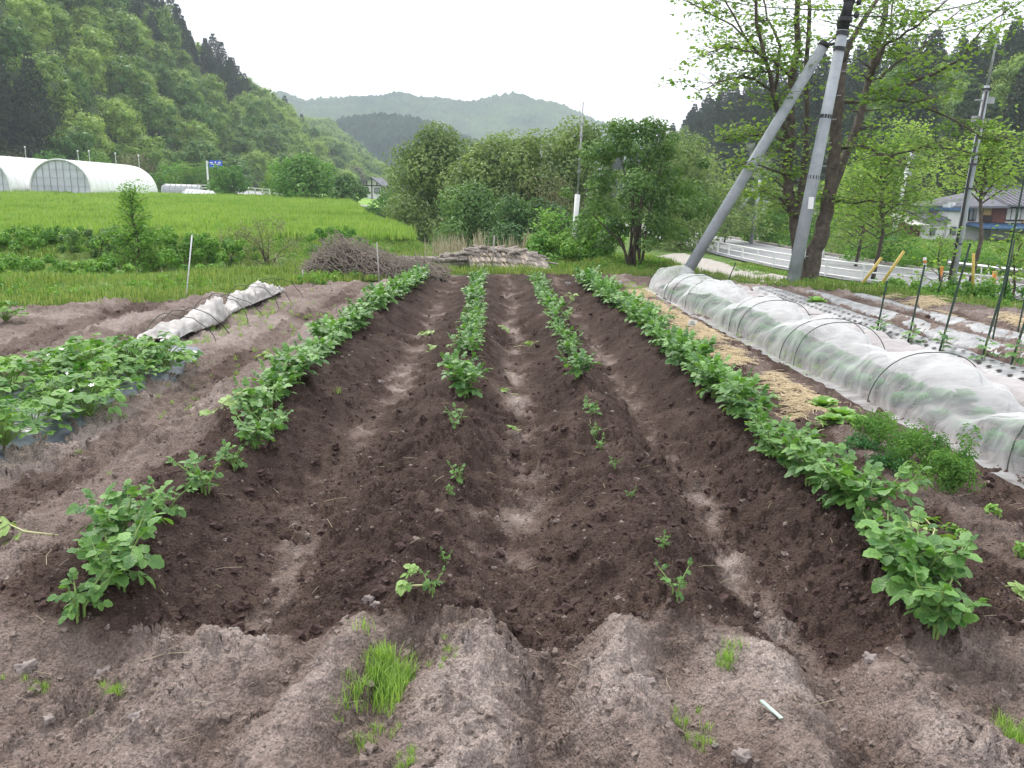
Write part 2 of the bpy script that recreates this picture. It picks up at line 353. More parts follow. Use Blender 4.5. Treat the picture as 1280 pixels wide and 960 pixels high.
def rice_near(x): return np.interp(x, [-60, -30, -18, -10, -4], [30, 26, 24.5, 25.5, 28])
def hbase(x, y):
    x = np.asarray(x, float); y = np.asarray(y, float)
    d = x - road_x(y)
    drop = np.maximum(sstep(-5.5, -.9, d), sstep(.7, 4.8, y - ylim(x)) * sstep(3.6, 6.0, x) * (1 - .0 * y))
    right = -1.02 * drop - 0.5 * sstep(8, 60, d)
    back = -0.9 * sstep(20, 34, y) * (1 - sstep(-6, -2, d))
    rz = 0.95 * sstep(27, 80, y)
    inrice = sstep(1.5, -1.5, x - rice_right(y)) * sstep(-2.5, 0.5, y - rice_near(x))
    yl = ylim(x)
    ditch = -0.55 * np.exp(-((y - (yl * 0.45 + rice_near(x) * 0.55)) / 3.0) ** 2) * sstep(-1, -4, x) * (y > yl)
    z = right + back * (1 - inrice) + ditch * (1 - inrice)
    z = z * (1 - inrice) + rz * inrice
    return z
ROWS = [(-9, .0), (-6, .02), (-5.2, .05), (-4.75, -.04), (-4.2, .04), (-3.9, -.05), (-3.3, .05), (-2.7, .03), (-2.35, -.03), (-2.0, .05), (-1.5, .115), (-.9, -.11), (-.27, .1), (.15, -.1), (.69, .1), (1.07, -.11),
        (1.62, .11), (1.92, .03), (2.08, -.03), (2.35, .03), (2.62, -.02), (3.3, 0), (3.75, -.02), (4.0, 0), (4.3, -.04), (4.7, .04), (5.1, -.05), (5.45, .04), (5.75, -.05), (6.1, .04), (6.4, -.04), (6.8, .03), (9, 0), (14, 0)]
FORE = [(-4, 0), (-2.3, .02), (-1.75, .05), (-1.45, -.03), (-1.0, .05), (-.78, -.02), (-.6, .06), (-.4, -.03), (-.05, .075), (.2, -.07), (.42, .08), (.63, -.02), (.88, .06), (1.06, -.06), (1.3, .05), (1.6, -.03), (2, .04), (4, 0)]
def cosint(u, K):
    k = np.array([a for a, _ in K]); z = np.array([b for _, b in K])
    i = np.clip(np.searchsorted(k, u) - 1, 0, len(k) - 2)
    t = np.clip((u - k[i]) / (k[i + 1] - k[i]), 0, 1); t = t * t * (3 - 2 * t)
    return z[i] * (1 - t) + z[i + 1] * t
def yb(u): return 2.5 + 0.22 * fbm(u * 1.1, u * 0 + 3.3, 31, 3) + 0.1 * np.cos(u * 2.0)
def soil_h(x, y, fine=True, want_dry=False):
    x = np.asarray(x, float); y = np.asarray(y, float)
    u0 = x + 0.017 * y
    u = u0 + 0.10 * fbm(x * 0.9, y * 0.9, 1, 3) * sstep(1.5, 3, y) + 0.05 * fbm(x * 4, y * 4, 2, 2)
    bl = sstep(-.12, .16, y - yb(u0) + 0.06 * fbm(x * 6, y * 6, 44, 2))
    fore = 1.35 * cosint(u + 0.12 * fbm(x * 1.2, y * 1.2, 50, 2), FORE) * sstep(0.8, 1.6, y)
    rows = cosint(u, ROWS) * (1 - 0.55 * sstep(9, 15.5, y)) * (1 - sstep(15, 16.3, y))
    z = fore * (1 - bl) + rows * bl
    inner = sstep(-1.95, -1.6, u) * sstep(2.0, 1.75, u) * bl        # freshly hilled rows
    n1 = fbm(x * 3.2, y * 3.2, 5, 4); n2 = fbm(x * 11, y * 11, 8, 4, 0.6)
    if fine:
        cl, cid = worley(x * 9 + 2 * n1, y * 9 + 2 * n2, 21)
        lump = np.clip(0.5 - cl, 0, 1) * (cid > 0.62) * (0.5 + cid)
        cl2, cid2 = worley(x * 26, y * 26, 23)
        lump2 = np.clip(0.5 - cl2, 0, 1) * (cid2 > 0.5)
        n3 = fbm(x * 34, y * 34, 12, 3, 0.6)
        rough = (0.55 + 0.9 * vnoise(x * 1.7, y * 1.7, 90))
        z = z + 0.036 * n1 + 0.036 * n2 * rough + 0.016 * n3 * rough + 0.06 * lump * rough + 0.026 * lump2 * rough
        # grooves raked across the furrow sides
        z = z + 0.012 * inner * (vnoise(x * 3 + y * 1.0, y * 7, 61) - .5)
        foot = np.clip(0.42 - worley(x * 2.1, y * 1.5, 71)[0], 0, 1)
        z = z - 0.10 * foot * (1 - inner) * bl * (0.4 + vnoise(x * 2, y * 2, 77))
    z = z + hbase(x, y)
    if not want_dry: return z
    fur = np.zeros_like(u)
    for c, wd in ((-.9, .15), (.15, .12), (1.07, .12)):
        fur = np.maximum(fur, np.exp(-((u - c) / wd) ** 2))
    slope = fur * np.clip(0.72 + 0.8 * fbm(x * 3.5, y * 2.5, 15, 4), 0, 1) * 0.9
    mott = 0.20 * sstep(0.1, 0.5, fbm(x * 5, y * 5, 17, 4)) + 0.10 * n1
    mott = mott + 0.28 * sstep(-.5, .1, u) * sstep(1.0, .5, u) * sstep(.0, .5, fbm(x * 3, y * 3, 37, 4))
    slope = slope * (.68 + .5 * sstep(-.25, .2, fbm(x * 7, y * 5, 83, 3)))
    dark_in = 0.09 + slope * 0.66 + mott + .12 * fbm(x * 16, y * 14, 84, 3) * slope
    outer = 0.68 + 0.30 * fbm(x * 1.6, y * 1.6, 19, 4) + 0.12 * np.sign(cosint(u, ROWS)) - 0.16 * sstep(1.7, 1.9, u) * sstep(2.3, 2.1, u)
    outer = outer - 0.25 * sstep(1.8, 2.0, u)*sstep(6,3,y)
    dry = outer * (1 - inner) + dark_in * inner
    forec = 0.74 + 0.28 * fbm(x * 2.2, y * 2.2, 27, 4) + 1.6 * (fore - 0.02)
    dry = forec * (1 - bl) + dry * bl
    return z, np.clip(dry, 0, 1)
def soil1(x, y): return float(soil_h(np.array([x]), np.array([y]))[0])
def hb1(x, y): return float(hbase(np.array([x]), np.array([y]))[0])
def u2x(u, y): return u - 0.017 * y

def grid_faces(nr, nc, keep=None):
    i = np.arange((nr - 1) * nc).reshape(nr - 1, nc)[:, :-1].ravel()
    f = np.stack([i, i + 1, i + nc + 1, i + nc], 1)
    return f if keep is None else f[keep[f].all(1)]
# tilled soil sheet (fine)
ys = np.geomspace(1.25, 17.4, 560); cs = np.linspace(-0.86, 0.9, 700)
Yg, Cg = np.meshgrid(ys, cs, indexing='ij'); Xg = Cg * (Yg + 0.5)
xx = Xg.ravel(); yy = Yg.ravel()
zz, dry = soil_h(xx, yy, True, True)
yl_ = ylim(xx); edge_n = 0.25 * fbm(xx * 2.5, yy * 2.5, 66, 3)
keep = yy < yl_ + edge_n + 0.1
zz = zz - 0.06 * sstep(-0.3, 0.1, yy - yl_ - edge_n)
fc = grid_faces(560, 700, keep)
tag(ob('soil', mesh_np('soil', np.stack([xx, yy, zz], 1), fc, M['soil'], {'dry': dry}, smooth=True)), kind='structure')
# ground sheet to the horizon
ang = np.concatenate([np.radians(np.linspace(-180, -50, 50, endpoint=False)), np.radians(np.linspace(-50, 50, 420, endpoint=False)), np.radians(np.linspace(50, 180, 50))])
rad = np.geomspace(0.4, 1480, 230)
Rg, Ag = np.meshgrid(rad, ang, indexing='ij'); gx = (Rg * np.sin(Ag)).ravel(); gy = (Rg * np.cos(Ag)).ravel()
gin = sstep(0.15, -0.25, gy - ylim(gx))
gz = hbase(gx, gy) + 0.05 * fbm(gx * 0.8, gy * 0.8, 33, 3) * (1 - gin) - 0.30 * gin * (np.abs(gx) < 0.9 * (gy + .5) + .0) * (gy > 1.25) - 0.02 * gin
Vg = np.concatenate([np.stack([gx, gy, gz], 1)])
tag(ob('ground', mesh_np('ground', Vg, grid_faces(230, len(ang))[:, ::-1], M['ground'], {'soil': gin}, smooth=True)), kind='structure')

# rice / hay field
yr = np.linspace(23, 96, 150); cr = np.linspace(0, 1, 120)
Yr, Cr = np.meshgrid(yr, cr, indexing='ij'); Xr = rice_right(Yr) * Cr + (-(Yr * 0.8 + 12)) * (1 - Cr)
rx = Xr.ravel(); ry = Yr.ravel()
rz = 0.95 * sstep(27, 80, ry) + 0.06 + 0.04 * fbm(rx * .6, ry * .6, 3, 3)
keep = ry > rice_near(rx) + 0.6 * fbm(rx * .7, ry * .7, 9, 2)
tag(ob('hay_field', mesh_np('hay_field', np.stack([rx, ry, rz], 1), grid_faces(150, 120, keep), M['rice'], smooth=True)), kind='structure')

# road with shoulder and lines
def ribbon(name, offs, zoff, m, y0=2, y1=120, n=90):
    V = []; Fs = []
    for i in range(n):
        y = y0 + (y1 - y0) * i / (n - 1); x = float(road_x(y))
        for o_, dz in zip(offs, zoff): V.append((x + o_, y, -1.0 + dz))
    k = len(offs)
    for i in range(n - 1):
        for j in range(k - 1): Fs.append((i * k + j, i * k + j + 1, (i + 1) * k + j + 1, (i + 1) * k + j))
    me = bpy.data.meshes.new(name); me.from_pydata(V, [], Fs); me.materials.append(m); me.update()
    return ob(name, me)
tag(ribbon('road', (-.2, 2.6, 5.6), (.035, .075, .035), M['asphalt']), kind='structure')
tag(ribbon('edge_line', (.15, .3), (.05, .053), M['whitepaint']), kind='structure')
tag(ribbon('far_edge_line', (5.1, 5.25), (.052, .05), M['whitepaint']), kind='structure')
tag(ribbon('road_kerb', (5.6, 5.6, 5.8, 5.8), (.0, .16, .16, -.1), M['gravel']), kind='structure')
# gravel pull-off between shrub and road
V = []; Fs = []
for i in range(40):
    t = i / 39; y = 17 + 22 * t; xr_ = float(road_x(y))
    for j in range(6):
        x = xr_ - 4.1 + j * 0.45 + 0.3 * float(fbm(np.array([y * .5]), np.array([j * 1.]), 3, 2)[0])
        V.append((x, y, hb1(x, y) + 0.085))
for i in range(39):
    for j in range(5): Fs.append((i * 6 + j, i * 6 + j + 1, i * 6 + j + 7, i * 6 + j + 6))
me = bpy.data.meshes.new('gravel_path'); me.from_pydata(V, [], Fs); me.materials.append(M['gravel']); me.update()
tag(ob('gravel_path', me), kind='structure')

# ------------------------------------------------------------------ hills
class Hill:
    def __init__(s, prof, zfoot):
        # prof: (px, py crest, foot distance, crest distance) measured in the photograph
        r = [ray(p[0], p[1]) for p in prof]
        s.az = np.array([q[0] / q[1] for q in r]); s.el = np.array([q[2] / q[1] for q in r])
        s.df = np.array([p[2] for p in prof], float); s.dc = np.array([p[3] for p in prof], float); s.zf = zfoot
    def pt(s, az, t):
        df = np.interp(az, s.az, s.df); dc = np.interp(az, s.az, s.dc); el = np.interp(az, s.az, s.el)
        y = df + (dc - df) * t
        zc = CAMH + el * dc
        z = s.zf + (zc - s.zf) * np.where(t <= 1, np.sin(np.clip(t, 0, 1) * pi / 2 * 0.9) / sin(pi / 2 * .9), 1 - (t - 1) * 0.9)
        return az * y, y, z
    def mesh(s, name, m, nu, nv, amp=0.0, sc_=0.1, tmax=1.8, bumps=0):
        A, T = np.meshgrid(np.linspace(s.az[0], s.az[-1], nu), np.linspace(-0.05, tmax, nv), indexing='ij')
        x, y, z = s.pt(A, T)
        if amp: z = z + amp * fbm(x * sc_, y * sc_, 4, 4) * sstep(0, .3, T)
        if bumps:
            c, cid = worley(x / bumps, y / bumps * 1.0, 5)
            z = z + bumps * 0.9 * (0.9 - c) * (0.6 + cid) * sstep(0, .1, T)
        o = ob(name, mesh_np(name, np.stack([x.ravel(), y.ravel(), z.ravel()], 1), grid_faces(nu, nv)[:, ::-1], m, smooth=True))
        return tag(o, kind='structure')
left_hill = Hill([(-900, -700, 75, 180), (-300, -330, 90, 205), (0, -112, 108, 225), (160, 12, 128, 245), (250, 84, 150, 262), (330, 146, 178, 285), (390, 184, 225, 330), (440, 208, 270, 380), (500, 238, 330, 450)], 0.3)
left_hill.mesh('wooded_hill', M['floor'], 90, 40, 2.0, 0.05)
right_hill = Hill([(700, 246, 230, 330), (800, 215, 180, 280), (870, 172, 140, 225), (960, 140, 105, 180), (1100, 118, 85, 160), (1290, 98, 72, 150), (1700, 30, 66, 140)], -2.4)
right_hill.mesh('right_wooded_hill', M['floor'], 90, 40, 2.0, 0.05)
dark_hill = Hill([(370, 236, 520, 640), (400, 170, 500, 640), (430, 152, 490, 640), (470, 149, 480, 640), (520, 153, 470, 640), (560, 168, 470, 640), (620, 190, 470, 640), (700, 215, 470, 640), (800, 240, 470, 640)], 0)
dark_hill.mesh('dark_conifer_hill', M['darkhill'], 420, 160, 3, 0.02, bumps=4.5)
mid_hill = Hill([(330, 166, 400, 520), (380, 168, 390, 500), (410, 172, 380, 480), (440, 200, 370, 460), (470, 226, 360, 450), (500, 245, 350, 450)], 0)
mid_hill.mesh('near_green_spur', M['farhill'], 240, 120, 2, 0.03, bumps=4.5)
far_hill = Hill([(150, 130, 850, 1150), (250, 132, 850, 1150), (330, 131, 850, 1150), (352, 128, 850, 1150), (378, 134, 850, 1150), (398, 131, 850, 1150), (430, 129, 850, 1150), (465, 124, 850, 1150), (495, 123, 850, 1150), (530, 129, 850, 1150),
                 (560, 133, 850, 1150), (590, 138, 850, 1150), (610, 135, 850, 1150), (640, 130, 850, 1150), (670, 134, 850, 1150), (700, 141, 850, 1150), (740, 154, 850, 1150), (790, 176, 850, 1150), (860, 200, 850, 1150), (1300, 220, 850, 1150)], 0)
far_hill.mesh('far_mountains', M['farhill'], 700, 200, 45, 0.004, bumps=6)

# ------------------------------------------------------------------ leaf clouds
def unit(n):
    v = rng.normal(size=(n, 3)); return v / np.linalg.norm(v, axis=1, keepdims=True)
def cards(P, Nn, size, asp=0.75, jit=0.35, droop=0.0, pent=True):
    """small leaf-shaped faces at P, facing Nn roughly; returns V, faces(k=5 or 4)"""
    n = len(P); Nn = Nn + jit * rng.normal(size=(n, 3)); Nn /= np.linalg.norm(Nn, axis=1, keepdims=True)
    r = unit(n); a = np.cross(Nn, r); a /= np.linalg.norm(a, axis=1, keepdims=True) + 1e-9; b = np.cross(Nn, a)
    s = (size * rng.uniform(.6, 1.25, n))[:, None]
    if pent:
        K = [(-.5, 0), (-.2, .5), (.25, .42), (.62, 0), (.25, -.42), (-.2, -.5)]
    else: K = [(-.5, 0), (0, .5), (.6, 0), (0, -.5)]
    V = np.stack([P + a * s * kx + b * s * ky * asp + Nn * s * (-0.18 if abs(ky) < .01 else 0.06) for kx, ky in K], 1)
    k = len(K)
    return V.reshape(-1, 3), np.arange(n * k).reshape(n, k)
def cloud(lobes, per, size, flat=1.0, tintspread=0.5, asp=.75, pent=False, inner=0.25, up=0.4):
    """lobes: (x,y,z,r). leaves sit mostly on the outside of each lobe"""
    Ps = []; Ns = []; T = []
    for (x, y, z, r) in lobes:
        n = max(4, int(per * r * r)) if per > 0 else int(-per)
        d = unit(n); rr = r * np.where(rng.random(n) < inner, rng.uniform(.3, .9, n), rng.uniform(.82, 1.08, n))
        p = d * rr[:, None]; p[:, 2] *= flat
        Ps.append(p + np.array([x, y, z])); Ns.append(d + np.array([0, 0, up])); base = rng.uniform(.5 - tintspread / 2, .5 + tintspread / 2)
        T.append(np.clip(base + rng.normal(0, .16, n), 0, 1))
    P = np.concatenate(Ps); Nn = np.concatenate(Ns); T = np.concatenate(T)
    V, Fc = cards(P, Nn, size, asp=asp, pent=pent)
    return V, Fc, np.repeat(T, Fc.shape[1])
def crown_lobes(R, H, n, r0, r1, base=0.25):
    L = []
    for i in range(n):
        a = i * 2.39996 + rng.uniform(-.4, .4); t = (i + .5) / n
        zc = base * H + (1 - base) * H * (t ** .8); wd = R * sqrt(max(.05, 1 - abs((zc - H * .45) / (H * .62)) ** 2.2))
        rr = rng.uniform(r0, r1); k = rng.uniform(.55, 1) if i % 3 else rng.uniform(0, .5)
        L.append((cos(a) * (wd - rr * .4) * k, sin(a) * (wd - rr * .4) * k, zc - rr * .3, rr))
    return L
# hillside tree variants (unit size about 1 m crown radius, 1.9 m tall), scaled when placed
def ico():
    import bmesh
    bm = bmesh.new(); bmesh.ops.create_icosphere(bm, subdivisions=2, radius=1); v = np.array([q.co[:] for q in bm.verts]); f = np.array([[w_.index for w_ in q.verts] for q in bm.faces]); bm.free(); return v, f
ICOV, ICOF = ico()
def hill_broad(m):
    L = crown_lobes(1.0, 1.9, 56, .13, .36, .04); L = [(a + rng.normal(0, .05), b_ + rng.normal(0, .05), c + rng.normal(0, .06), d_) for a, b_, c, d_ in L]
    V, Fc, T = cloud(L, 1500, .062, tintspread=.5, pent=False, inner=.25, up=.5)
    VV = [V]; F3 = []; TT = [T]; b = len(V)
    for (x, y, z, r) in L:      # solid core in each bough, inner shade put into its dark tint
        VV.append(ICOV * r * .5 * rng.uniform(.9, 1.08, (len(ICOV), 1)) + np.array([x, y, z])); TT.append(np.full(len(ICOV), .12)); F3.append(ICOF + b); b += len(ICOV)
    return mesh_np('crown', np.concatenate(VV), [Fc, np.concatenate(F3)], m, {'tint': np.concatenate(TT)}, smooth=True)
def hill_conifer(m):
    Ps = []; Ns = []; T = []
    for k in range(16):
        z = .3 + k * .135; r = (.80 * (1 - (k / 17.0) ** 1.7) + .04) * rng.uniform(.78, 1.18); n = int(260 * r + 20)
        a = rng.uniform(0, 2 * pi, n) ; bb = np.abs(np.sin(a * 3.5 + k)) ; rr = r * (0.45 + .55 * rng.random(n) ** .5) * (.7 + .3 * bb)
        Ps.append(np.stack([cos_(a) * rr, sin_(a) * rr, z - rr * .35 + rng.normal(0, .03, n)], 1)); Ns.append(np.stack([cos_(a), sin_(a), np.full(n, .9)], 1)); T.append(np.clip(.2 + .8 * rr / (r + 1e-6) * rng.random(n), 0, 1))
    P = np.concatenate(Ps); V, Fc = cards(P, np.concatenate(Ns), .12, asp=.5, pent=False)
    return mesh_np('crown', V, Fc, m, {'tint': np.repeat(np.concatenate(T), 4)})
cos_, sin_ = np.cos, np.sin
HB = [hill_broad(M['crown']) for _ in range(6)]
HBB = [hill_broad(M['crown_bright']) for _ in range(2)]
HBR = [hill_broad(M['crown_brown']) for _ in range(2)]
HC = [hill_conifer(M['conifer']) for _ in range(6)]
HCB = [hill_conifer(M['conifer_brown']) for _ in range(2)]
tm = MB(); tm.tube([(0, 0, -.3), (.02, 0, .3), (0, .02, .9)], [.05, .04, .02], 6); TRUNK = tm.me('trunk', M['bark'])
def put_tree(me, p, s, label, cat, group, name='broadleaf_tree', zs=1.0, trunk=True):
    t = thing(name, label, cat, p, random.uniform(0, 6.28), group); t.scale = (s, s, s * zs)
    ob('crown', me, t)
    if trunk: ob('trunk', TRUNK, t)
    return t
hill_pts = []
def hill_sample(hill, az0, az1, spacing, t0=0.0, t1=1.12):
    pts = []
    for tries in range(9000):
        a = rng.uniform(az0, az1); t = rng.uniform(t0, t1)
        x, y, z = hill.pt(np.array([a]), np.array([t])); x, y, z = float(x[0]), float(y[0]), float(z[0])
        if rng.random() > (y / hill.dc.max()) ** 1.0 * 1.3: continue
        sp = spacing
        if all((x - q[0]) ** 2 + (y - q[1]) ** 2 > sp * sp for q in pts): pts.append((x, y, z, a, t))
    return pts
def px_of(x, y, z):
    v = cam.matrix_world.inverted() @ Vector((x, y, z)); return 640 + F * v.x / -v.z, 480 - F * v.y / -v.z

def scatter(name, meshes, P, rot, scl, label=None, cat=None, tilt=None, kind='stuff'):
    """one object whose points carry shared small meshes (geometry nodes)"""
    P = np.asarray(P, np.float32); n = len(P)
    src = bpy.data.collections.new(name + '_sources')
    for i, m in enumerate(meshes):
        o = bpy.data.objects.new('%s_source_%02d' % (name, i), m); src.objects.link(o)
    me = bpy.data.meshes.new(name); me.vertices.add(n); me.vertices.foreach_set('co', P.ravel())
    for k, t, v in (('rotv', 'FLOAT_VECTOR', np.stack([tilt[:, 0] if tilt is not None else np.zeros(n), tilt[:, 1] if tilt is not None else np.zeros(n), rot], 1)),
                    ('scl', 'FLOAT', scl), ('idx', 'INT', rng.integers(0, len(meshes), n))):
        a = me.attributes.new(k, t, 'POINT')
        a.data.foreach_set('vector' if t == 'FLOAT_VECTOR' else 'value', np.asarray(v, np.int32 if t == 'INT' else np.float32).ravel())
    o = ob(name, me)
    g = bpy.data.node_groups.new(name, 'GeometryNodeTree')
    g.interface.new_socket('Geometry', in_out='INPUT', socket_type='NodeSocketGeometry')
    g.interface.new_socket('Geometry', in_out='OUTPUT', socket_type='NodeSocketGeometry')
    gi = g.nodes.new('NodeGroupInput'); go = g.nodes.new('NodeGroupOutput')
    iop = g.nodes.new('GeometryNodeInstanceOnPoints'); ci = g.nodes.new('GeometryNodeCollectionInfo')
    ci.inputs['Collection'].default_value = src; ci.inputs['Separate Children'].default_value = True; ci.inputs['Reset Children'].default_value = True
    def na(nm, t):
        q = g.nodes.new('GeometryNodeInputNamedAttribute'); q.data_type = t; q.inputs['Name'].default_value = nm
        return next(s_ for s_ in q.outputs if s_.enabled and s_.name == 'Attribute')
    g.links.new(gi.outputs[0], iop.inputs['Points']); g.links.new(ci.outputs[0], iop.inputs['Instance'])
    iop.inputs['Pick Instance'].default_value = True
    g.links.new(na('idx', 'INT'), iop.inputs['Instance Index'])
    g.links.new(na('rotv', 'FLOAT_VECTOR'), iop.inputs['Rotation']); g.links.new(na('scl', 'FLOAT'), iop.inputs['Scale'])
    g.links.new(iop.outputs[0], go.inputs[0])
    md = o.modifiers.new('scatter', 'NODES'); md.node_group = g
    return tag(o, label, cat, kind=kind)

def hill_where(px, py):
    a = 'over the far left edge' if px < 40 else 'above the greenhouse arch' if px < 110 else 'above the greenhouse roof' if px < 170 else 'above the greenhouse end' if px < 225 else 'above the blue sign' if px < 290 else 'above the flat topped tree' if px < 390 else 'over the half timbered house'
    b = 'at the foot' if py > 185 else 'low' if py > 145 else 'halfway up' if py > 95 else 'high' if py > 45 else 'topmost'
    return b, a
def right_where(px, py):
    a = 'left of the brace pole' if px < 930 else 'between the two concrete poles' if px < 1010 else 'right of the concrete pole' if px < 1090 else 'left of the red shed' if px < 1150 else 'behind the slender pole' if px < 1225 else 'over the farmhouse'
    b = 'low' if py > 190 else 'halfway up' if py > 130 else 'high'
    return b, a
# ------------------------------------------------------------------ left hill forest
pts = hill_sample(left_hill, -0.80, -0.10, 5.2)
pts.sort(key=lambda q: q[1])
nb = nc_ = 0; rest = []; restc = []
for (x, y, z, a, t) in pts:
    px, py = px_of(x, y, z + 4)
    if px < -150 or px > 560: continue
    s = rng.uniform(3.3, 5.2) if rng.random() < .8 else rng.uniform(2.4, 3.2)
    con = (128 < px < 308 and py < np.interp(px, [128, 160, 250, 308], [0, 26, 106, 134]) and rng.random() < .78) or (px < 42 and 70 < py < 225 and rng.random() < .9) or (t > 1.0 and px > 300 and rng.random() < .3)
    if con:
        if nc_ < 140 and -20 < px:
            brown = t > .9 and px < 200
            nc_ += 1
            w1_, w2_ = hill_where(px, py)
            put_tree(random.choice(HCB if brown else HC), (x, y, z - .5), s * .85,
                     f"{'brownish' if brown else 'dark'} conifer {w1_} on the left hillside {w2_}",
                     'conifer tree', 'conifers on the left hillside' if t > .7 else 'conifers of the dark left grove', 'conifer_tree', 1.35)
        else: restc.append((x, y, z - .5, s * .85))
    else:
        if nb < 290 and px > -20 and py > -30:
            nb += 1
            r = rng.random(); w1_, w2_ = hill_where(px, py); sz_ = 'large' if s > 5 else 'small' if s < 3.4 else 'mid sized'
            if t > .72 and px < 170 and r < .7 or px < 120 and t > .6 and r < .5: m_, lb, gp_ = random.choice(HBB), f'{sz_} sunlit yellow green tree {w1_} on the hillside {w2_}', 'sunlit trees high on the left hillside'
            elif r < .035 and py > 120: m_, lb, gp_ = random.choice(HBR), f'{sz_} brownish tree {w1_} on the hillside {w2_}', 'brownish trees low on the left hillside'
            else: m_, lb, gp_ = random.choice(HB), f'{sz_} green tree {w1_} on the hillside {w2_}', 'broadleaf trees on the left hillside'
            put_tree(m_, (x, y, z - .5), s, lb, 'tree', gp_, zs=rng.uniform(.85, 1.15))
        else: rest.append((x, y, z - .5, s))
def scat_list(name, meshes, L, label):
    if not L: return
    A = np.array(L); scatter(name, meshes, A[:, :3], rng.uniform(0, 6.28, len(A)), A[:, 3], label, 'trees')
scat_list('hillside_wood', HB, rest, 'more broadleaf wood covering the rest of the left hillside')
scat_list('hillside_conifer_wood', HC, restc, 'more dark conifers among the left hillside wood')
# right hill: conifers with bright broadleaf trees below
pts = hill_sample(right_hill, 0.10, 1.0, 4.6)
pts.sort(key=lambda q: q[1]); A1 = []; A2 = []
nb = nc_ = 0
for (x, y, z, a, t) in pts:
    px, py = px_of(x, y, z + 3)
    if px > 1420 or px < 760: continue
    s = rng.uniform(2.6, 3.9)
    w1_, w2_ = right_where(px, py)
    broad = t < .06 or (rng.random() < (.22 if px > 1050 else .06))
    vis = px < 1300
    if broad:
        if vis and nb < 110:
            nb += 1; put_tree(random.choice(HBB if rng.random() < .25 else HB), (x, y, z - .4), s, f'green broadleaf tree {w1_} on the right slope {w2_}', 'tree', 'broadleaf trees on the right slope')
        else: A1.append((x, y, z, s))
    else:
        if vis and nc_ < 170:
            nc_ += 1; put_tree(random.choice(HC), (x, y, z - .4), s * .9, f'dark conifer {w1_} on the right slope {w2_}', 'conifer tree', 'conifers on the right slope', 'conifer_tree', 1.25)
        else: A2.append((x, y, z, s * .9))
scat_list('right_slope_wood', HB, A1, 'further broadleaf wood on the right slope')
scat_list('right_slope_conifers', HC, A2, 'further dark conifers on the right slope')
# small trees on the green spur in the middle distance
P = []
for k in range(900):
    a = rng.uniform(mid_hill.az[0], mid_hill.az[-1]); t = rng.uniform(0, 1.1)
    x, y, z = mid_hill.pt(np.array([a]), np.array([t])); P.append((float(x[0]), float(y[0]), float(z[0]) - 1, rng.uniform(4, 6)))
scat_list('spur_wood', HB, P, 'hazy green wood covering the spur in the middle distance')

# ------------------------------------------------------------------ nearer trees and shrubs
def shrub(name, label, cat, px, pyb, pyt, wpx, Y, m, per=900, size=.09, nl=16, base=.08, stems=5, group=None, z0=None, lob=(.22, .42), flat=.85, ts=.6, barkm='bark', lean=0, asp=.75, inner=.35):
    """bush or small tree given its photo box and distance"""
    b = at(px, pyb, Y); z = hb1(b.x, b.y) if z0 is None else z0
    top = at(px, pyt, Y).z; H = top - z; R = wpx / 2 / F * Y
    t = thing(name, label, cat, (b.x, b.y, z), 0, group)
    L = []
    for (x, y, zc, r) in crown_lobes(1.0, 1.0, nl, *lob, base):
        L.append((x * R + lean * zc, y * R, zc * H, r * (R + H) / 2 * .9))
    V, Fc, T = cloud(L, per / max(.2, ((R + H) / 2) ** 2) , size, flat=flat, tintspread=ts, pent=size * F / Y > 3, asp=asp, inner=inner)
    V[:, 2] = np.maximum(V[:, 2], -.1)
    ob('crown', mesh_np('crown', V, Fc, M[m], {'tint': T}), t)
    for k in range(stems):
        e = random.choice(L); sb = MB(); w_ = max(.012, H * .014)
        p0 = Vector((random.uniform(-.12, .12) * R, random.uniform(-.12, .12) * R, -.15)); p3 = Vector(e[:3])
        pm = p0.lerp(p3, .5) + Vector((p3.x * -.15, p3.y * -.15, H * .06))
        sb.tube([p0, p0.lerp(pm, .5) + Vector((0, 0, .05)), pm, pm.lerp(p3, .5), p3], [w_, w_ * .9, w_ * .7, w_ * .5, w_ * .25], 6)
        ob('trunk' if stems == 1 else 'stem', sb.me('stem', M[barkm]), t)
    return t
# group of valley trees behind the wood piles
shrub('valley_tree', 'tall pale green tree at the left end of the valley thicket', 'tree', 545, 292, 156, 105, 46, 'midtree', 7000, .17, 34, .1, 4, lob=(.16, .32))
shrub('valley_tree', 'broad grey green tree in the middle of the valley thicket', 'tree', 612, 296, 170, 130, 42, 'midtree', 7500, .16, 38, .03, 5, lob=(.16, .30))
shrub('valley_tree', 'dense rounded tree left of the slim white sleeved pole', 'tree', 668, 296, 163, 120, 40, 'midtree', 7500, .15, 38, .03, 5, lob=(.16, .30))
shrub('valley_tree', 'tree crown rising directly behind the slim white sleeved pole', 'tree', 722, 298, 152, 100, 38, 'midtree', 6500, .15, 34, .05, 4, lob=(.16, .30))
shrub('valley_tree', 'low spreading bush under the front of the valley thicket', 'bush', 590, 300, 236, 130, 36, 'darkbush', 4500, .12, 20, .0, 4)
shrub('valley_tree', 'bare brownish twiggy shrub in front of the right part of the thicket', 'shrub', 690, 300, 215, 90, 35, 'crown_brown', 1500, .09, 18, .05, 6)
shrub('valley_tree', 'dark bush at the right end of the thicket by the pole', 'bush', 655, 302, 248, 110, 33, 'darkbush', 4200, .12, 18, .0, 4)
shrub('valley_tree', 'dim green tree between the thicket and the dark garden shrub', 'tree', 850, 300, 170, 120, 44, 'midtree', 5500, .15, 22, .05, 4)
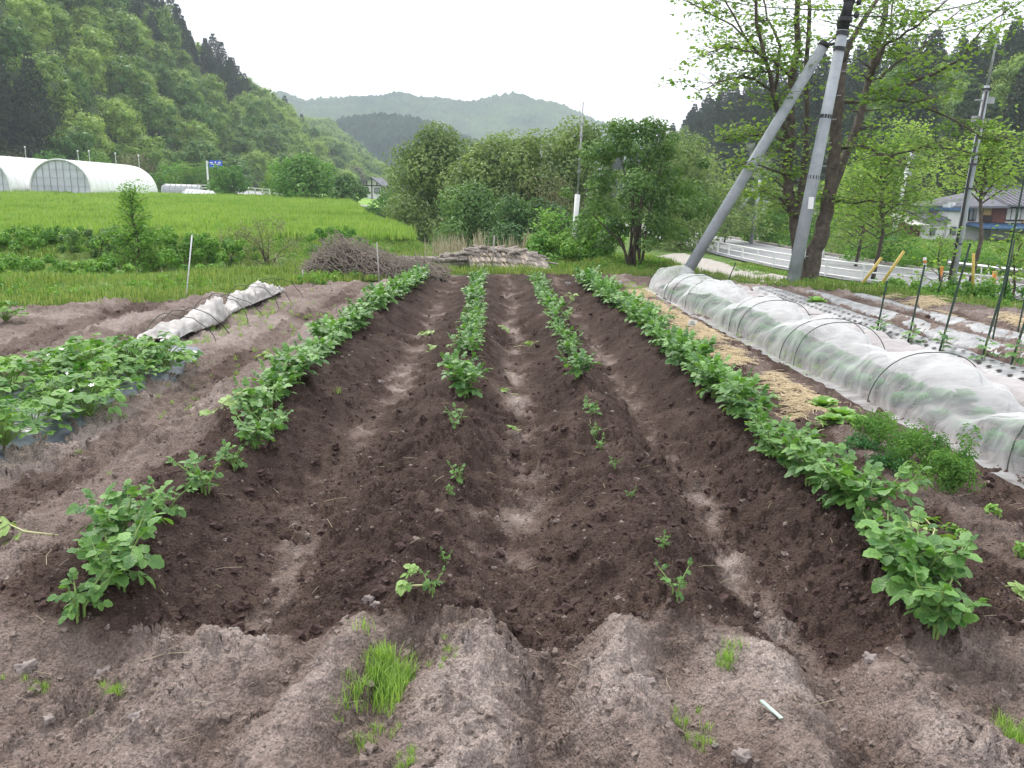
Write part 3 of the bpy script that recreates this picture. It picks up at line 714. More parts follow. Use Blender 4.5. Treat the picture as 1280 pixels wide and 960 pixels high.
# hand-shaped multi-stemmed dark shrub
def dark_shrub():
    Y = 18.6; b = at(790, 331, Y); z0 = hb1(b.x, b.y)
    t = thing('garden_shrub', 'large dark green many stemmed shrub standing on the field edge left of the leaning pole', 'shrub', (b.x, b.y, z0))
    R = 90 / F * Y; H = at(790, 140, Y).z - z0
    L = []
    for k in range(66):
        a = k * 2.4 + rng.uniform(-.3, .3); tt = (k + .5) / 66; zc = H * (.16 + .78 * tt); wd = R * (0.60 + .46 * sin(min(1, tt * 1.2) * pi)) * (1.0 if tt < .75 else 1 - (tt - .75) * 1.3)
        q = rng.uniform(.35, 1.0); L.append((cos(a) * wd * q, sin(a) * wd * q * .85, zc + rng.uniform(-.14, .14), rng.uniform(.14, .40)))
    V, Fc, T = cloud(L, 2200, .07, flat=.75, tintspread=.8, pent=True, inner=.45)
    ob('crown', mesh_np('crown', V, Fc, M['darkbush'], {'tint': T}), t)
    for k in range(13):
        e = L[(k * 4 + 12) % 66]; sb = MB(); p0 = Vector((rng.uniform(-.25, .25), rng.uniform(-.15, .15), -.15)); p3 = Vector(e[:3]); pm = Vector((p0.x * .6 + p3.x * .35, p0.y * .6 + p3.y * .35, p3.z * .5))
        sb.tube([p0, p0.lerp(pm, .6) + Vector((0, 0, .05)), pm, pm.lerp(p3, .5) , p3], [.032, .028, .022, .015, .008], 6)
        ob('stem', sb.me('stem', M['bark'], True), t)
dark_shrub()

# the big young-leaved tree behind the poles, built limb by limb from the photograph
def C4(cx, cy): return (780 + cx * .3906, cy * .3906)
def hero_tree():
    Y = 17.0
    bx = at(*C4(590, 905), Y); z0 = hb1(bx.x, bx.y)
    t = thing('tall_tree', 'tall dark trunked tree with sparse young leaves right behind the leaning concrete poles', 'tree', (bx.x, bx.y, z0))
    O = Vector((bx.x, bx.y, z0)); tips = []
    def limb(pts, r0, r1, dy=0.0, nm='limb', sub=True, seedd=0):
        P = []; r0 *= .66; r1 *= .7
        n = len(pts)
        for i, (cx, cy) in enumerate(pts):
            P.append(at(*C4(cx, cy), Y + dy * i / max(1, n - 1)) - O)
        # subdivide with a little wobble
        Q = [P[0]]
        for i in range(n - 1):
            for k in (1, 2, 3):
                q = P[i].lerp(P[i + 1], k / 3)
                if not (i == n - 2 and k == 3): q = q + Vector((random.uniform(-.03, .03), random.uniform(-.04, .04), random.uniform(-.02, .02)))
                Q.append(q)
        m = len(Q); R_ = [r0 + (r1 - r0) * i / (m - 1) for i in range(m)]
        b = MB(); b.tube(Q, R_, 10 if r0 > .05 else 6); ob(nm, b.me(nm, M['bark'], True), t)
        if sub:
            for i in range(m // 4, m):
                if random.random() < .85: tips.append((Q[i], (Q[i] - Q[i - 1]).normalized(), R_[i]))
        return Q
    limb([(585, 925), (612, 800), (640, 720), (665, 600), (675, 450), (690, 300), (700, 200)], .27, .12, -.3, 'trunk', False)
    limb([(570, 915), (556, 790), (545, 690), (520, 580), (530, 450), (538, 260), (560, 120), (552, -40), (560, -200)], .22, .05, .6, 'trunk')
    limb([(556, 700), (575, 560), (585, 450), (582, 200), (592, -60), (610, -240)], .12, .035, 1.2)
    limb([(530, 450), (500, 370), (480, 300), (452, 200), (418, 10), (400, -120)], .09, .03, -1.0)
    limb([(480, 300), (500, 150), (462, 60), (430, -60)], .06, .02, .5)
    limb([(700, 200), (742, 100), (800, 20), (850, -90)], .1, .04, 1.2)
    limb([(700, 200), (690, 80), (735, -60), (700, -220)], .08, .03, -1.2)
    limb([(668, 600), (720, 470), (775, 300), (800, 180), (832, 60), (842, -90)], .15, .07, 2.0)
    limb([(795, 240), (830, 150), (885, 118), (960, 66), (1060, -20)], .06, .02, -.8)
    limb([(820, 250), (872, 200), (945, 160), (1010, 90), (1080, 30)], .05, .015, 1.0)
    limb([(800, 200), (850, 100), (870, -20)], .05, .02, 2)
    limb([(540, 250), (470, 190), (400, 165), (330, 150), (250, 180)], .05, .012, -1.4)
    limb([(480, 300), (430, 262), (380, 240), (310, 262), (240, 290)], .045, .01, -1.6)
    limb([(452, 200), (390, 120), (330, 10), (300, -60)], .045, .012, -.8)
    limb([(440, 180), (350, 80), (250, 30), (170, -10)], .035, .01, .6)
    limb([(672, 640), (740, 650), (790, 640), (860, 665)], .06, .015, -.9)
    limb([(545, 680), (505, 640), (465, 622), (420, 600)], .05, .012, .8)
    limb([(675, 470), (760, 470), (850, 500), (930, 540)], .06, .012, -1.3)
    limb([(690, 320), (760, 330), (840, 310), (930, 330), (1030, 300)], .06, .012, -1.5)
    limb([(780, 300), (880, 280), (985, 240), (1085, 185), (1150, 90), (1240, 20)], .06, .012, -2.0)
    limb([(530, 450), (450, 430), (370, 440), (300, 450)], .05, .01, 1.0)
    limb([(520, 560), (440, 530), (350, 520)], .04, .01, -1.0)
    limb([(850, 500), (960, 470), (1060, 480), (1200, 500)], .035, .01, -.6)
    limb([(930, 330), (1050, 380), (1150, 440), (1260, 460)], .035, .01, -1.2)
    # twigs and leaf tiers
    tw = MB(); Pl = []; Nl = []; Tl = []
    for (q, d, r) in tips:
        for j in range(3):
            dirv = Vector((random.uniform(-1, 1), random.uniform(-1, 1), random.uniform(-.15, .35))).normalized()
            ln = random.uniform(.35, 1.0); e = q + dirv * ln; md_ = q.lerp(e, .5) + Vector((0, 0, .06))
            tw.tube([q, md_, e], [max(.006, r * .3), .006, .003], 4, False)
            nn = int(12 + 13 * random.random()); tt = random.random()
            s_ = q.lerp(e, .35)
            for k in range(nn):
                f = random.random(); p = s_.lerp(e, f) if f < .6 else e
                Pl.append((p.x + random.gauss(0, .13), p.y + random.gauss(0, .13), p.z + random.gauss(0, .045)))
                Nl.append((random.gauss(0, .35), random.gauss(0, .35) - .15, 1)); Tl.append(min(1, max(0, tt * .7 + random.uniform(0, .4))))
    ob('twigs', tw.me('twigs', M['bark']), t)
    P = np.array(Pl); V, Fc = cards(P, np.array(Nl), .085, asp=.8, jit=.25, pent=True)
    ob('leaves', mesh_np('leaves', V, Fc, M['herotree'], {'tint': np.repeat(Tl, 6)}), t)['kind'] = 'stuff'
hero_tree()

# tiered leafy trees on the right, between the field and the houses
def tier_tree(label, px, pyb, pyt, wpx, Y, m='herotree', n=26, leaves=70, size=.13, cat='tree', name='leafy_tree', z0=None, grp=None, fmin=.18):
    b = at(px, pyb, Y); z = hb1(b.x, b.y) if z0 is None else z0
    H = at(px, pyt, Y).z - z; R = wpx / 2 / F * Y
    t = thing(name, label, cat, (b.x, b.y, z), 0, grp)
    tr = MB(); w_ = max(.02, H * .016); tr.tube([(0, 0, -.2), (.04 * H, 0, H * .35), (-.02 * H, .02, H * .7), (0, 0, H * .95)], [w_, w_ * .8, w_ * .5, w_ * .2], 7); ob('trunk', tr.me('trunk', M['bark'], True), t)
    br = MB(); Ps = []; Ns = []; T = []
    for k in range(n):
        f = (k + .5) / n; a = k * 2.4 + random.uniform(-.3, .3); zc = H * (fmin + (.98 - fmin) * f); ln = R * (1.05 - .75 * max(0, f - .35) / .65) * random.uniform(.55, 1.05)
        p0 = Vector((0, 0, zc * .85)); p1 = Vector((cos(a) * ln, sin(a) * ln, zc + .05 * H)); br.tube([p0, p0.lerp(p1, .5) + Vector((0, 0, .04 * H)), p1], [w_ * .35, w_ * .22, w_ * .1], 4, False)
        tt = random.random()
        f_ = rng.uniform(.3, 1.05, leaves); c = np.array(p0)[None] * (1 - f_[:, None]) + np.array(p1)[None] * f_[:, None]
        Ps.append(c + rng.normal(0, 1, (leaves, 3)) * np.array([.13 * R, .13 * R, .03 * H])); Ns.append(np.tile([0, -.1, 1.], (leaves, 1)) + rng.normal(0, .3, (leaves, 3)))
        T.append(np.clip(tt * .6 + rng.uniform(0, .5, leaves), 0, 1))
    ob('branches', br.me('branches', M['bark']), t)
    V, Fc = cards(np.concatenate(Ps), np.concatenate(Ns), size, asp=.8, jit=.25, pent=size * F / Y > 3.5)
    ob('crown', mesh_np('crown', V, Fc, M[m], {'tint': np.repeat(np.concatenate(T), Fc.shape[1])}), t)
    return t
tier_tree('bright leafy tree overhanging left of the right tall pole', 1092, 330, 170, 140, 27, n=34, leaves=80, fmin=.35)
tier_tree('bright leafy tree whose crown hides the left eave of the house', 1212, 345, 165, 120, 24, n=26, leaves=70, size=.11, fmin=.66)
tier_tree('small bright tree just left of the rusty red shed', 1070, 320, 195, 110, 33, n=26, leaves=80)
tier_tree('slender young tree with open tiers in front of the white annex', 1168, 375, 285, 90, 19, n=14, leaves=18, size=.1, name='young_tree')
tier_tree('young tree at the right edge in front of the house', 1262, 372, 285, 110, 18.5, n=20, leaves=30, size=.1, name='young_tree')
tier_tree('low leafy tree beyond the road to the left of the twin trunks', 905, 300, 228, 110, 50, m='midtree', n=26, leaves=90, size=.2)
tier_tree('light green tree beyond the road below the twin trunks', 985, 302, 236, 100, 55, m='midtree', n=26, leaves=90, size=.22)
tier_tree('tall layered tree behind the left part of the right slope foot', 1120, 300, 150, 120, 66, m='herotree', n=36, leaves=110, size=.22)
# bushes along the far side of the road
for k, (px, pyb, pyt, wp, Y, mm_) in enumerate([(850, 298, 262, 70, 68, 'hedge'), (905, 300, 268, 80, 60, 'hedge'), (960, 305, 262, 70, 52, 'crown'), (1010, 312, 268, 80, 46, 'hedge'), (1060, 322, 272, 90, 40, 'midtree'),
                                        (1100, 330, 285, 100, 36, 'hedge'), (1150, 345, 312, 90, 33, 'hedge'), (1205, 352, 320, 110, 31, 'hedge'), (1265, 360, 322, 110, 30, 'hedge'), (1020, 300, 240, 90, 62, 'crown')]):
    sd_ = ['low round bush', 'spreading creeper covered bush', 'dark clipped looking bush', 'pale tangled bush', 'leafy mounded bush'][k % 5]
    wh = ['opposite the dark shrub', 'seen under the leaning brace pole', 'between the two far small poles', 'left of the twin trunks', 'right of the twin trunks', 'below the slim white pole', 'beneath the red shed', 'at the foot of the tall right pole', 'at the right edge of the verge', 'high behind the twin trunks'][k]
    shrub('roadside_bush', f'{sd_} beyond the road {wh}', 'bush', px, pyb, pyt, wp, Y, mm_, 1300, .11 * Y / 35, 14, .0, 2, inner=.3)

for k, (px, pyb, pyt, wp, Y, mm_, lb) in enumerate([(1160, 386, 352, 90, 17.5, 'weed', 'low leafy weed clump on the near verge below the young tree'), (1205, 388, 350, 90, 16.8, 'hedge', 'low dark green clump on the near verge right of the slender pole'),
        (1250, 392, 352, 100, 16.2, 'hedge', 'low green clump on the verge at the right edge'), (1120, 372, 348, 60, 18.5, 'weed', 'small weedy clump by the yellow guards')]):
    shrub('verge_bush', lb, 'bush', px, pyb, pyt, wp, Y, mm_, 3600, .06, 26, .0, 2, lob=(.10, .24))
# left side trees in front of the hill
shrub('small_tree', 'small rounded green tree beside the blue road sign', 'tree', 283, 247, 208, 52, 88, 'hedge', 2200, .26, 18, .0, 2)
shrub('small_tree', 'wide flat topped dark tree on the far edge of the hay field', 'tree', 380, 256, 198, 95, 76, 'hedge', 2600, .24, 22, .18, 3)
shrub('small_tree', 'dark compact bush just left of the half timbered house', 'bush', 434, 260, 220, 48, 72, 'darkbush', 1800, .22, 16, .0, 2)
shrub('small_tree', 'low bush right of the half timbered house', 'bush', 486, 268, 236, 60, 66, 'hedge', 1500, .2, 14, .0, 2)
shrub('small_tree', 'thin grey green tree with bare pale limbs at the right end of the hay field', 'tree', 506, 292, 185, 66, 48, 'midtree', 1300, .15, 16, .3, 4, barkm='barkpale')
shrub('small_tree', 'low leafy bush left of the wide dark tree', 'bush', 345, 250, 215, 50, 92, 'crown', 1500, .24, 14, .0, 2)
for k, px in enumerate([-30, 10, 60, 118, 165, 215, 246]):
    shrub('hill_foot_bush', 'low shrub at the hill foot ' + ['beyond the left edge of the greenhouse', 'over the left greenhouse roof', 'above the dip between the greenhouse roofs', 'right behind the big greenhouse arch', 'behind the middle of the greenhouse roof', 'just past the greenhouse end', 'just left of the blue sign'][k], 'bush', px, 236, 192 if px < 200 else 205, 70, 106, ['crown', 'crown_brown', 'hedge'][k % 3], 1500, .3, 14, .0, 1)

# ------------------------------------------------------------------ bank vegetation on the left
lbls = ['dark creeper mound at the far left of the ditch bank', 'dark leafy mound behind the left bed', 'dense dark bush left of the sapling', 'dark creeper bush at the foot of the sapling', 'dark bush right of the sapling', 'leafy mound behind the white stake', 'yellow green bramble clump left in front of the mounds', 'yellow green bramble clump below the sapling', 'low bramble patch near the white stake', 'brown dry twiggy shrub behind the brush pile', 'second brown thicket left of the brush pile', 'leafy clump above the brush pile']
spec = [(12, 345, 287, 130, 21, 'hedge'), (75, 345, 284, 130, 22, 'hedge'), (132, 350, 287, 110, 21, 'darkbush'), (188, 350, 284, 130, 20, 'hedge'), (240, 345, 293, 110, 21, 'hedge'), (285, 345, 299, 90, 21, 'weed'),
        (40, 372, 322, 140, 16.5, 'weed'), (120, 376, 328, 120, 16, 'weed'), (265, 366, 332, 90, 17, 'weed'), (335, 340, 272, 100, 21.5, 'crown_brown'), (298, 335, 284, 90, 22.5, 'crown_brown'), (420, 318, 284, 90, 24, 'hedge')]
for lb, (px, pb, pt_, wp, Y, mm_) in zip(lbls, spec):
    shrub('bank_bush', lb, 'bush', px, pb, pt_, wp, Y, mm_, 3600 if mm_ != 'crown_brown' else 1800, .065 if mm_ != 'crown_brown' else .06, 30, .0, 4 if mm_ != 'crown_brown' else 14, lob=(.10, .24), asp=.8 if mm_ != 'crown_brown' else .35)
tier_tree('feathery young sapling rising from the bank in front of the greenhouse', 170, 318, 230, 78, 19.5, m='weed', n=36, leaves=85, size=.06, name='sapling', fmin=.05)
tier_tree('pale leaved little tree beside the slim white sleeved pole', 690, 318, 262, 74, 22.5, m='weed', n=18, leaves=40, size=.09, name='sapling')
shrub('bank_bush', 'grassy green bush right of the slim white sleeved pole', 'bush', 742, 332, 272, 70, 20.5, 'weed', 2200, .08, 18, .0, 3)
shrub('bank_bush', 'pale low bush between the log pile and the slim pole', 'bush', 690, 334, 296, 90, 20, 'weed', 2200, .08, 18, .0, 3)

# ------------------------------------------------------------------ grass and weeds as stuff
def blade_tuft(m, n=14, h=.22, spread=.08, wd=.007, lean=.5):
    V = []; Fs = []; T = []
    for i in range(n):
        a = rng.uniform(0, 6.28); r = rng.uniform(0, spread); x, y = cos(a) * r, sin(a) * r; hh = h * rng.uniform(.5, 1.1); da = rng.uniform(0, 6.28); ld = rng.uniform(0, lean) * hh
        wx, wy = cos(da + 1.57) * wd, sin(da + 1.57) * wd; tt = rng.uniform(0, 1); b = len(V)
        for k, (f, ws) in enumerate(((0, 1), (.55, .8), (1, .0))):
            cx = x + cos(da) * ld * f * f; cy = y + sin(da) * ld * f * f; z = hh * f * (1 - .15 * f)
            V += [(cx - wx * ws, cy - wy * ws, z), (cx + wx * ws, cy + wy * ws, z)] if ws else [(cx, cy, z)]
            T += [tt] * (2 if ws else 1)
        Fs += [(b, b + 1, b + 3, b + 2), (b + 2, b + 3, b + 4)]
    me = bpy.data.meshes.new('tuft'); me.from_pydata(V, [], Fs); me.materials.append(m)
    a = me.attributes.new('tint', 'FLOAT', 'POINT'); a.data.foreach_set('value', T); me.update(); return me
def weed_tuft(m, n=26, R=.12, size=.045):
    d = unit(n); P = d * rng.uniform(.3, 1, n)[:, None] * R; P[:, 2] = np.abs(P[:, 2]) * .9 + .01
    V, Fc = cards(P, d + np.array([0, 0, .8]), size, pent=False); return mesh_np('weed', V, Fc, m, {'tint': np.repeat(rng.random(n), 4)})
TG = [blade_tuft(M['grass'], 16, .2, .1, .006) for _ in range(4)]
TR = [blade_tuft(M['ricegrass'], 16, .32, .22, .014, .4) for _ in range(3)]
TW = [weed_tuft(M['weed']) for _ in range(4)]
def scatter_area(name, meshes, n, xr, yr, cond, s0, s1, label, zoff=0.0, cat='grass', hf=hbase):
    x = rng.uniform(*xr, n); y = rng.uniform(*yr, n); k = cond(x, y); x = x[k]; y = y[k]
    z = hf(x, y) + zoff; s = rng.uniform(s0, s1, len(x)) * (0.55 + .9 * vnoise(x * .9, y * .9, 88))
    scatter(name, meshes, np.stack([x, y, z], 1), rng.uniform(0, 6.28, len(x)), s, label, cat)
def verge_c(x, y):
    return (y > ylim(x) - .12 + .3 * fbm(x * 2, y * 2, 66, 2)) & ~((x < rice_right(y)) & (y > rice_near(x) + .5)) & (x < road_x(y) - .35) & (np.abs(x) < .72 * y + 3) & ~((x > road_x(y) - 4.0) & (x < road_x(y) - 1.9) & (y > 18) & (y < 38) & (vnoise(x * 1.5, y * 1.5, 12) > .38))
scatter_area('verge_grass', TG, 60000, (-16, 20), (6, 34), lambda x, y: verge_c(x, y) & ((x < 2.5) | (rng.random(len(x)) < .6)), .45, 1.0, 'rough green grass growing on the bank round the field')
scatter_area('verge_weeds', TW, 16000, (-16, 18), (8, 32), lambda x, y: verge_c(x, y) & (vnoise(x * .7, y * .7, 41) > .45) & ((x < -2.5) | (y > ylim(x) + .8)), .6, 1.5, 'mixed leafy weeds among the bank grass')
scatter_area('field_edge_grass', [blade_tuft(M['grass'], 14, .1, .07, .004) for _ in range(3)], 14000, (-9, 11), (7, 18.3), lambda x, y: (np.abs(y - ylim(x) - .25) < .45 + .3 * vnoise(x * 2, y * 2, 3)), .5, 1.3, 'short grass fringing the far edge of the tilled soil')
scatter_area('hay_grass', TR, 90000, (-78, -3), (23.5, 95), lambda x, y: (x < rice_right(y) + .2) & (y > rice_near(x) - .3) & (x > -.78 * y - 6) & (rng.random(len(x)) < (26 / np.maximum(y, 24)) ** .6), .7, 1.2, 'bright even grass crop filling the level field', hf=lambda x, y: .95 * sstep(27, 80, y) + .03)
scatter_area('far_verge_grass', TG, 22000, (8, 60), (14, 75), lambda x, y: (x > road_x(y) + 5.9) & (x < .8 * y + 6), 1.2, 2.6, 'grass and weeds beyond the road')
scatter_area('far_verge_weeds', TW, 14000, (8, 60), (14, 75), lambda x, y: (x > road_x(y) + 6.1) & (x < .8 * y + 6), 1.5, 4, 'leafy weeds beyond the road')
# dry reeds behind the wood piles
REED = [blade_tuft(M['dryreed'], 7, .75, .15, .012, .25) for _ in range(3)]
n = 70; x = rng.uniform(-2.6, .6, n); y = rng.uniform(20.5, 24, n)
scatter('dry_reeds', REED, np.stack([x, y, hbase(x, y)], 1), rng.uniform(0, 6, n), rng.uniform(.7, 1.3, n), 'stand of dry pale reeds behind the wood piles', 'reeds')
n = 24; x = rng.uniform(-9, -4, n); y = rng.uniform(15, 18.5, n)
scatter('dry_stalks', REED, np.stack([x, y, hbase(x, y)], 1), rng.uniform(0, 6, n), rng.uniform(.4, .7, n), 'scattered dry pale stalks on the ditch bank', 'reeds')

# ------------------------------------------------------------------ soil crumbs and stones
def clod_me(name, m, s, sub=1, fl=.7):
    import bmesh
    bm = bmesh.new(); bmesh.ops.create_icosphere(bm, subdivisions=sub, radius=s)
    k = random.random() * 9
    for v in bm.verts:
        c = v.co * (4 / s); q = 1 + .28 * sin(c.x * 1.1 + k) + .22 * sin(c.y * 1.7 + k * 2) + .16 * sin(c.z * 2.3 + k + c.x) + random.uniform(-.13, .13)
        v.co = Vector((v.co.x * q, v.co.y * q, v.co.z * q * fl))
    me = bpy.data.meshes.new(name); bm.to_mesh(me); bm.free(); me.materials.append(m); return me
CD = [clod_me('clod', M['clod_dark'], .011, 2) for _ in range(5)]; CP = [clod_me('clod', M['clod_dry'], .011, 2) for _ in range(5)]
def clods(name, meshes, n, cond, s0, s1, label):
    y = 1.6 * np.exp(rng.uniform(0, np.log(13.5 / 1.6), n)); x = rng.uniform(-.85, .85, n) * (y + .4)
    z, d = soil_h(x, y, True, True); k = cond(x, y, d) & (y < ylim(x) - .2); x, y, z = x[k], y[k], z[k]
    s = s0 * (rng.pareto(2.3, len(x)) + .6); s = np.minimum(s, s1)
    scatter(name, meshes, np.stack([x, y, z - .001], 1), rng.uniform(0, 6.28, len(x)), s, label, 'soil', tilt=rng.uniform(-.6, .6, (len(x), 2)))
clods('dark_soil_crumbs', CD, 42000, lambda x, y, d: (d < .5), .42, 2.6, 'moist dark crumbs lying on the hilled rows')
clods('pale_soil_crumbs', CP, 26000, lambda x, y, d: (d > .35), .30, 1.5, 'dry pale crumbs and lumps lying on the soil')
clods('pale_grains', CP, 22000, lambda x, y, d: (d < .5), .19, 1.3, 'small pale grains and pebbles sprinkled over the dark rows')
for i, (px, py, r, lb) in enumerate([(462, 762, .034, 'rounded pale stone at the head of the pale furrow left of the grass tuft'), (470, 778, .02, 'small grey stone just below the rounded pale stone'), (928, 946, .03, 'flat grey stone lying at the bottom edge right of centre'),
                                     (291, 777, .026, 'grey stone in the dark soil at the foot of the left row'), (30, 838, .04, 'flattish stone at the lower left where dark soil ends'), (128, 832, .032, 'elongated stone in the lower left clods'), (60, 890, .022, 'little stone low in the left corner'), (327, 800, .034, 'pale long stone in the dark soil left of the pale ridge'),
                                     (895, 918, .015, 'pebble above the flat grey stone'), (812, 862, .02, 'rounded clod like stone on the pale ridge'), (175, 925, .026, 'rounded pale stone near the lower left corner'), (663, 781, .024, 'lump of pale stone at the foot of the middle furrow'), (1085, 835, .03, 'squarish stone on the pale ridge below the right row'), (262, 495, .02, 'pebble by the left path'), (476, 470, .035, 'angular clod in the left furrow')]):
    p = at(px, py, 1); d = Vector(ray(px, py)); t = (0.0 - CAMH) / d.z; x, y = d.x * t, d.y * t
    r *= .72; o = ob('stone', clod_me('stone', M['stone'], r, 3, .6), loc=(x, y, soil1(x, y) + r * .2), rot=(0, 0, random.uniform(0, 6))); 
    for pp in o.data.polygons: pp.use_smooth = True
    tag(o, lb, 'stone')
# straw stems lying about
STR = []
for k in range(4):
    b = MB(); L_ = .05 + .02 * k; b.tube([(-L_, 0, .004), (0, .008 * k - .01, .012), (L_, .002, .004)], .0016, 4, False); STR.append(b.me('straw_stem', M['dryreed']))
y = rng.uniform(1.7, 9, 420); x = rng.uniform(-.75, .75, 420) * y; z = soil_h(x, y)
scatter('dry_stems', STR, np.stack([x, y, z + .004], 1), rng.uniform(0, 6.28, 420), rng.uniform(.2, .75, 420), 'dry straw stems scattered over the soil', 'straw')
STW = []
for k in range(4):
    b = MB(); L_ = .05 + .02 * k; b.tube([(-L_, 0, .004), (0, .008 * k - .01, .016), (L_, .002, .004)], .0022, 4, False); STW.append(b.me('straw_stem', M['straw']))
n = 9500; y = rng.uniform(5.6, 13.6, n); x = u2x(2.28 + rng.normal(0, .10, n) * (1 + .4 * np.sin(y * 2.3)), y)
k = vnoise(x * 4, y * 1.8, 55) > .46; x, y = x[k], y[k]
scatter('straw_mulch', STW, np.stack([x, y, soil_h(x, y) + .006], 1), rng.uniform(0, 6.28, len(x)), rng.uniform(.5, 1.2, len(x)), 'loose strip of pale straw laid beside the right potato row', 'straw')
n = 4500; y = rng.uniform(7, 13.6, n); x = u2x(6.75 + rng.normal(0, .2, n), y)
k = (vnoise(x * 2.5, y * 1.6, 57) > .48); x, y = x[k], y[k]
scatter('far_straw_mulch', STW, np.stack([x, y, soil_h(x, y) + .006], 1), rng.uniform(0, 6.28, len(x)), rng.uniform(.9, 2.0, len(x)), 'patchy straw spread on the farthest bed at the right', 'straw')
# grass tufts and small weeds in the soil
M['tuft'] = leafmat('fine_grass_blade', (0.14, 0.28, 0.05), (0.36, 0.52, 0.14), trans=0.4)
FT = [blade_tuft(M['tuft'], 26, .08, .04, .0014, .8) for _ in range(4)]
def tuft_patch(label, px, py, rx, ry, n, s=1.0, me=None):
    d = Vector(ray(px, py)); t = -CAMH / d.z; x0, y0 = d.x * t, d.y * t
    x = x0 + rng.normal(0, rx, n); y = y0 + rng.normal(0, ry, n)
    scatter('grass_tuft', me or FT, np.stack([x, y, soil_h(x, y) - .002], 1), rng.uniform(0, 6.28, n), rng.uniform(.6, 1.15, n) * s, label, 'grass')
tuft_patch('big tuft of fine grass on the pale soil at the foot of the second row', 480, 850, .045, .085, 70, .95)
tuft_patch('little grass shoots left of the big tuft', 455, 900, .06, .05, 12, .6)
tuft_patch('sparse grass on the pale ridge right of centre', 905, 840, .02, .04, 14, .6)
tuft_patch('sparse grass low on the ridge right of centre', 870, 905, .03, .05, 14, .5)
tuft_patch('thin grass at the lower right edge', 1268, 905, .02, .05, 18, .7)
tuft_patch('faint grass in the lower left clods', 48, 850, .03, .02, 10, .5)
tuft_patch('few grass shoots below the near left plants', 140, 865, .03, .02, 10, .5)
tuft_patch('green weed shoots at the bottom edge left of centre', 505, 955, .02, .02, 10, .5)
tuft_patch('tiny weeds between the pale ridges', 560, 840, .03, .06, 12, .4)
tuft_patch('grass under the far end of the net tunnel', 900, 400, .12, 1.2, 130, .8)
tuft_patch('grass strip between straw and net tunnel', 1000, 450, .1, .5, 80, .8)
tuft_patch('grassy growth on the upper end of the straw strip', 800, 365, .15, .8, 120, .9)
tuft_patch('weeds round the collapsed white cover', 300, 405, .25, .9, 90, 1.0)
tuft_patch('scattered weeds in the left bed soil', 400, 400, .5, 1.2, 40, .8)
tuft_patch('weeds along the left path', 240, 500, .5, .8, 40, .7)

# ------------------------------------------------------------------ potato plants
def leaflet_me(name, m, L=.055, W=.038, fold=.25, droop=.25, tint=None):
    n = 6; V = []; Fs = []; T = []
    for i in range(n + 1):
        f = i / n; wv = W * .54 * (sin(pi * min(1, f ** .8)) ** .6 if 0 < f < 1 else 0.0); z = -droop * L * f * f; 
        ed = 1 + .12 * sin(i * 2.7)
        V += [(f * L, -wv * ed, z + fold * wv), (f * L, 0, z), (f * L, wv * ed, z + fold * wv)]
        t = tint if tint is not None else .5; T += [t + .12, t - .15, t + .12]
    for i in range(n):
        b = i * 3; Fs += [(b, b + 1, b + 4, b + 3), (b + 1, b + 2, b + 5, b + 4)]
    return V, Fs, T
def make_mesh(name, V, Fs, T, m, smooth=True):
    me = bpy.data.meshes.new(name); me.from_pydata(V, [], Fs)
    for q in (m if isinstance(m, list) else [m]): me.materials.append(q)
    a = me.attributes.new('tint', 'FLOAT', 'POINT'); a.data.foreach_set('value', T)
    if smooth: me.polygons.foreach_set('use_smooth', [True] * len(me.polygons))
    me.update(); return me
LEAFLET = []
for k in range(5):
    V, Fs, T = leaflet_me('leaflet', None, .062, .046 + .004 * (k % 3), .15 + .1 * (k % 2), .15 + .12 * (k % 3), .25 + .14 * k); LEAFLET.append(make_mesh('leaflet', V, Fs, T, M['potato']))
SLOTS = [(.085, 0, 1.15), (.062, 1.0, .95), (.062, -1.0, .95), (.032, 1.15, .75), (.032, -1.15, .75)]     # along rachis, side angle, size
def rachis_me():
    b = MB(); b.tube([(0, 0, 0), (.045, 0, .006), (.092, 0, .0)], [.0028, .0022, .0014], 5, False); return b.me('leaf', M['stem'], True)
RACHIS = rachis_me()
def compound_me(k):
    V = []; Fs = []; T = []
    for (sx, sa, ss) in SLOTS:
        v, f, t = leaflet_me('', None, .062, .046, .2, .2 + random.uniform(-.1, .25), .2 + .15 * k + random.uniform(-.12, .12))
        Mx = Matrix.Translation((sx, 0, .002)) @ Matrix.Rotation(sa, 4, 'Z') @ Matrix.Rotation(random.uniform(-.35, .35), 4, 'X') @ Matrix.Scale(ss, 4)
        b = len(V); V += [tuple(Mx @ Vector(q)) for q in v]; Fs += [tuple(i + b for i in q) for q in f]; T += t
    b0 = len(V); b = MB(); b.tube([(0, 0, 0), (.045, 0, .006), (.09, 0, 0)], [.0028, .0022, .0014], 4, False)
    V += b.v; Fs += [tuple(i + b0 for i in q) for q in b.f]; T += [.8] * len(b.v)
    return make_mesh('leaf', V, Fs, T, M['potato'])
LEAF = [compound_me(k) for k in range(5)]
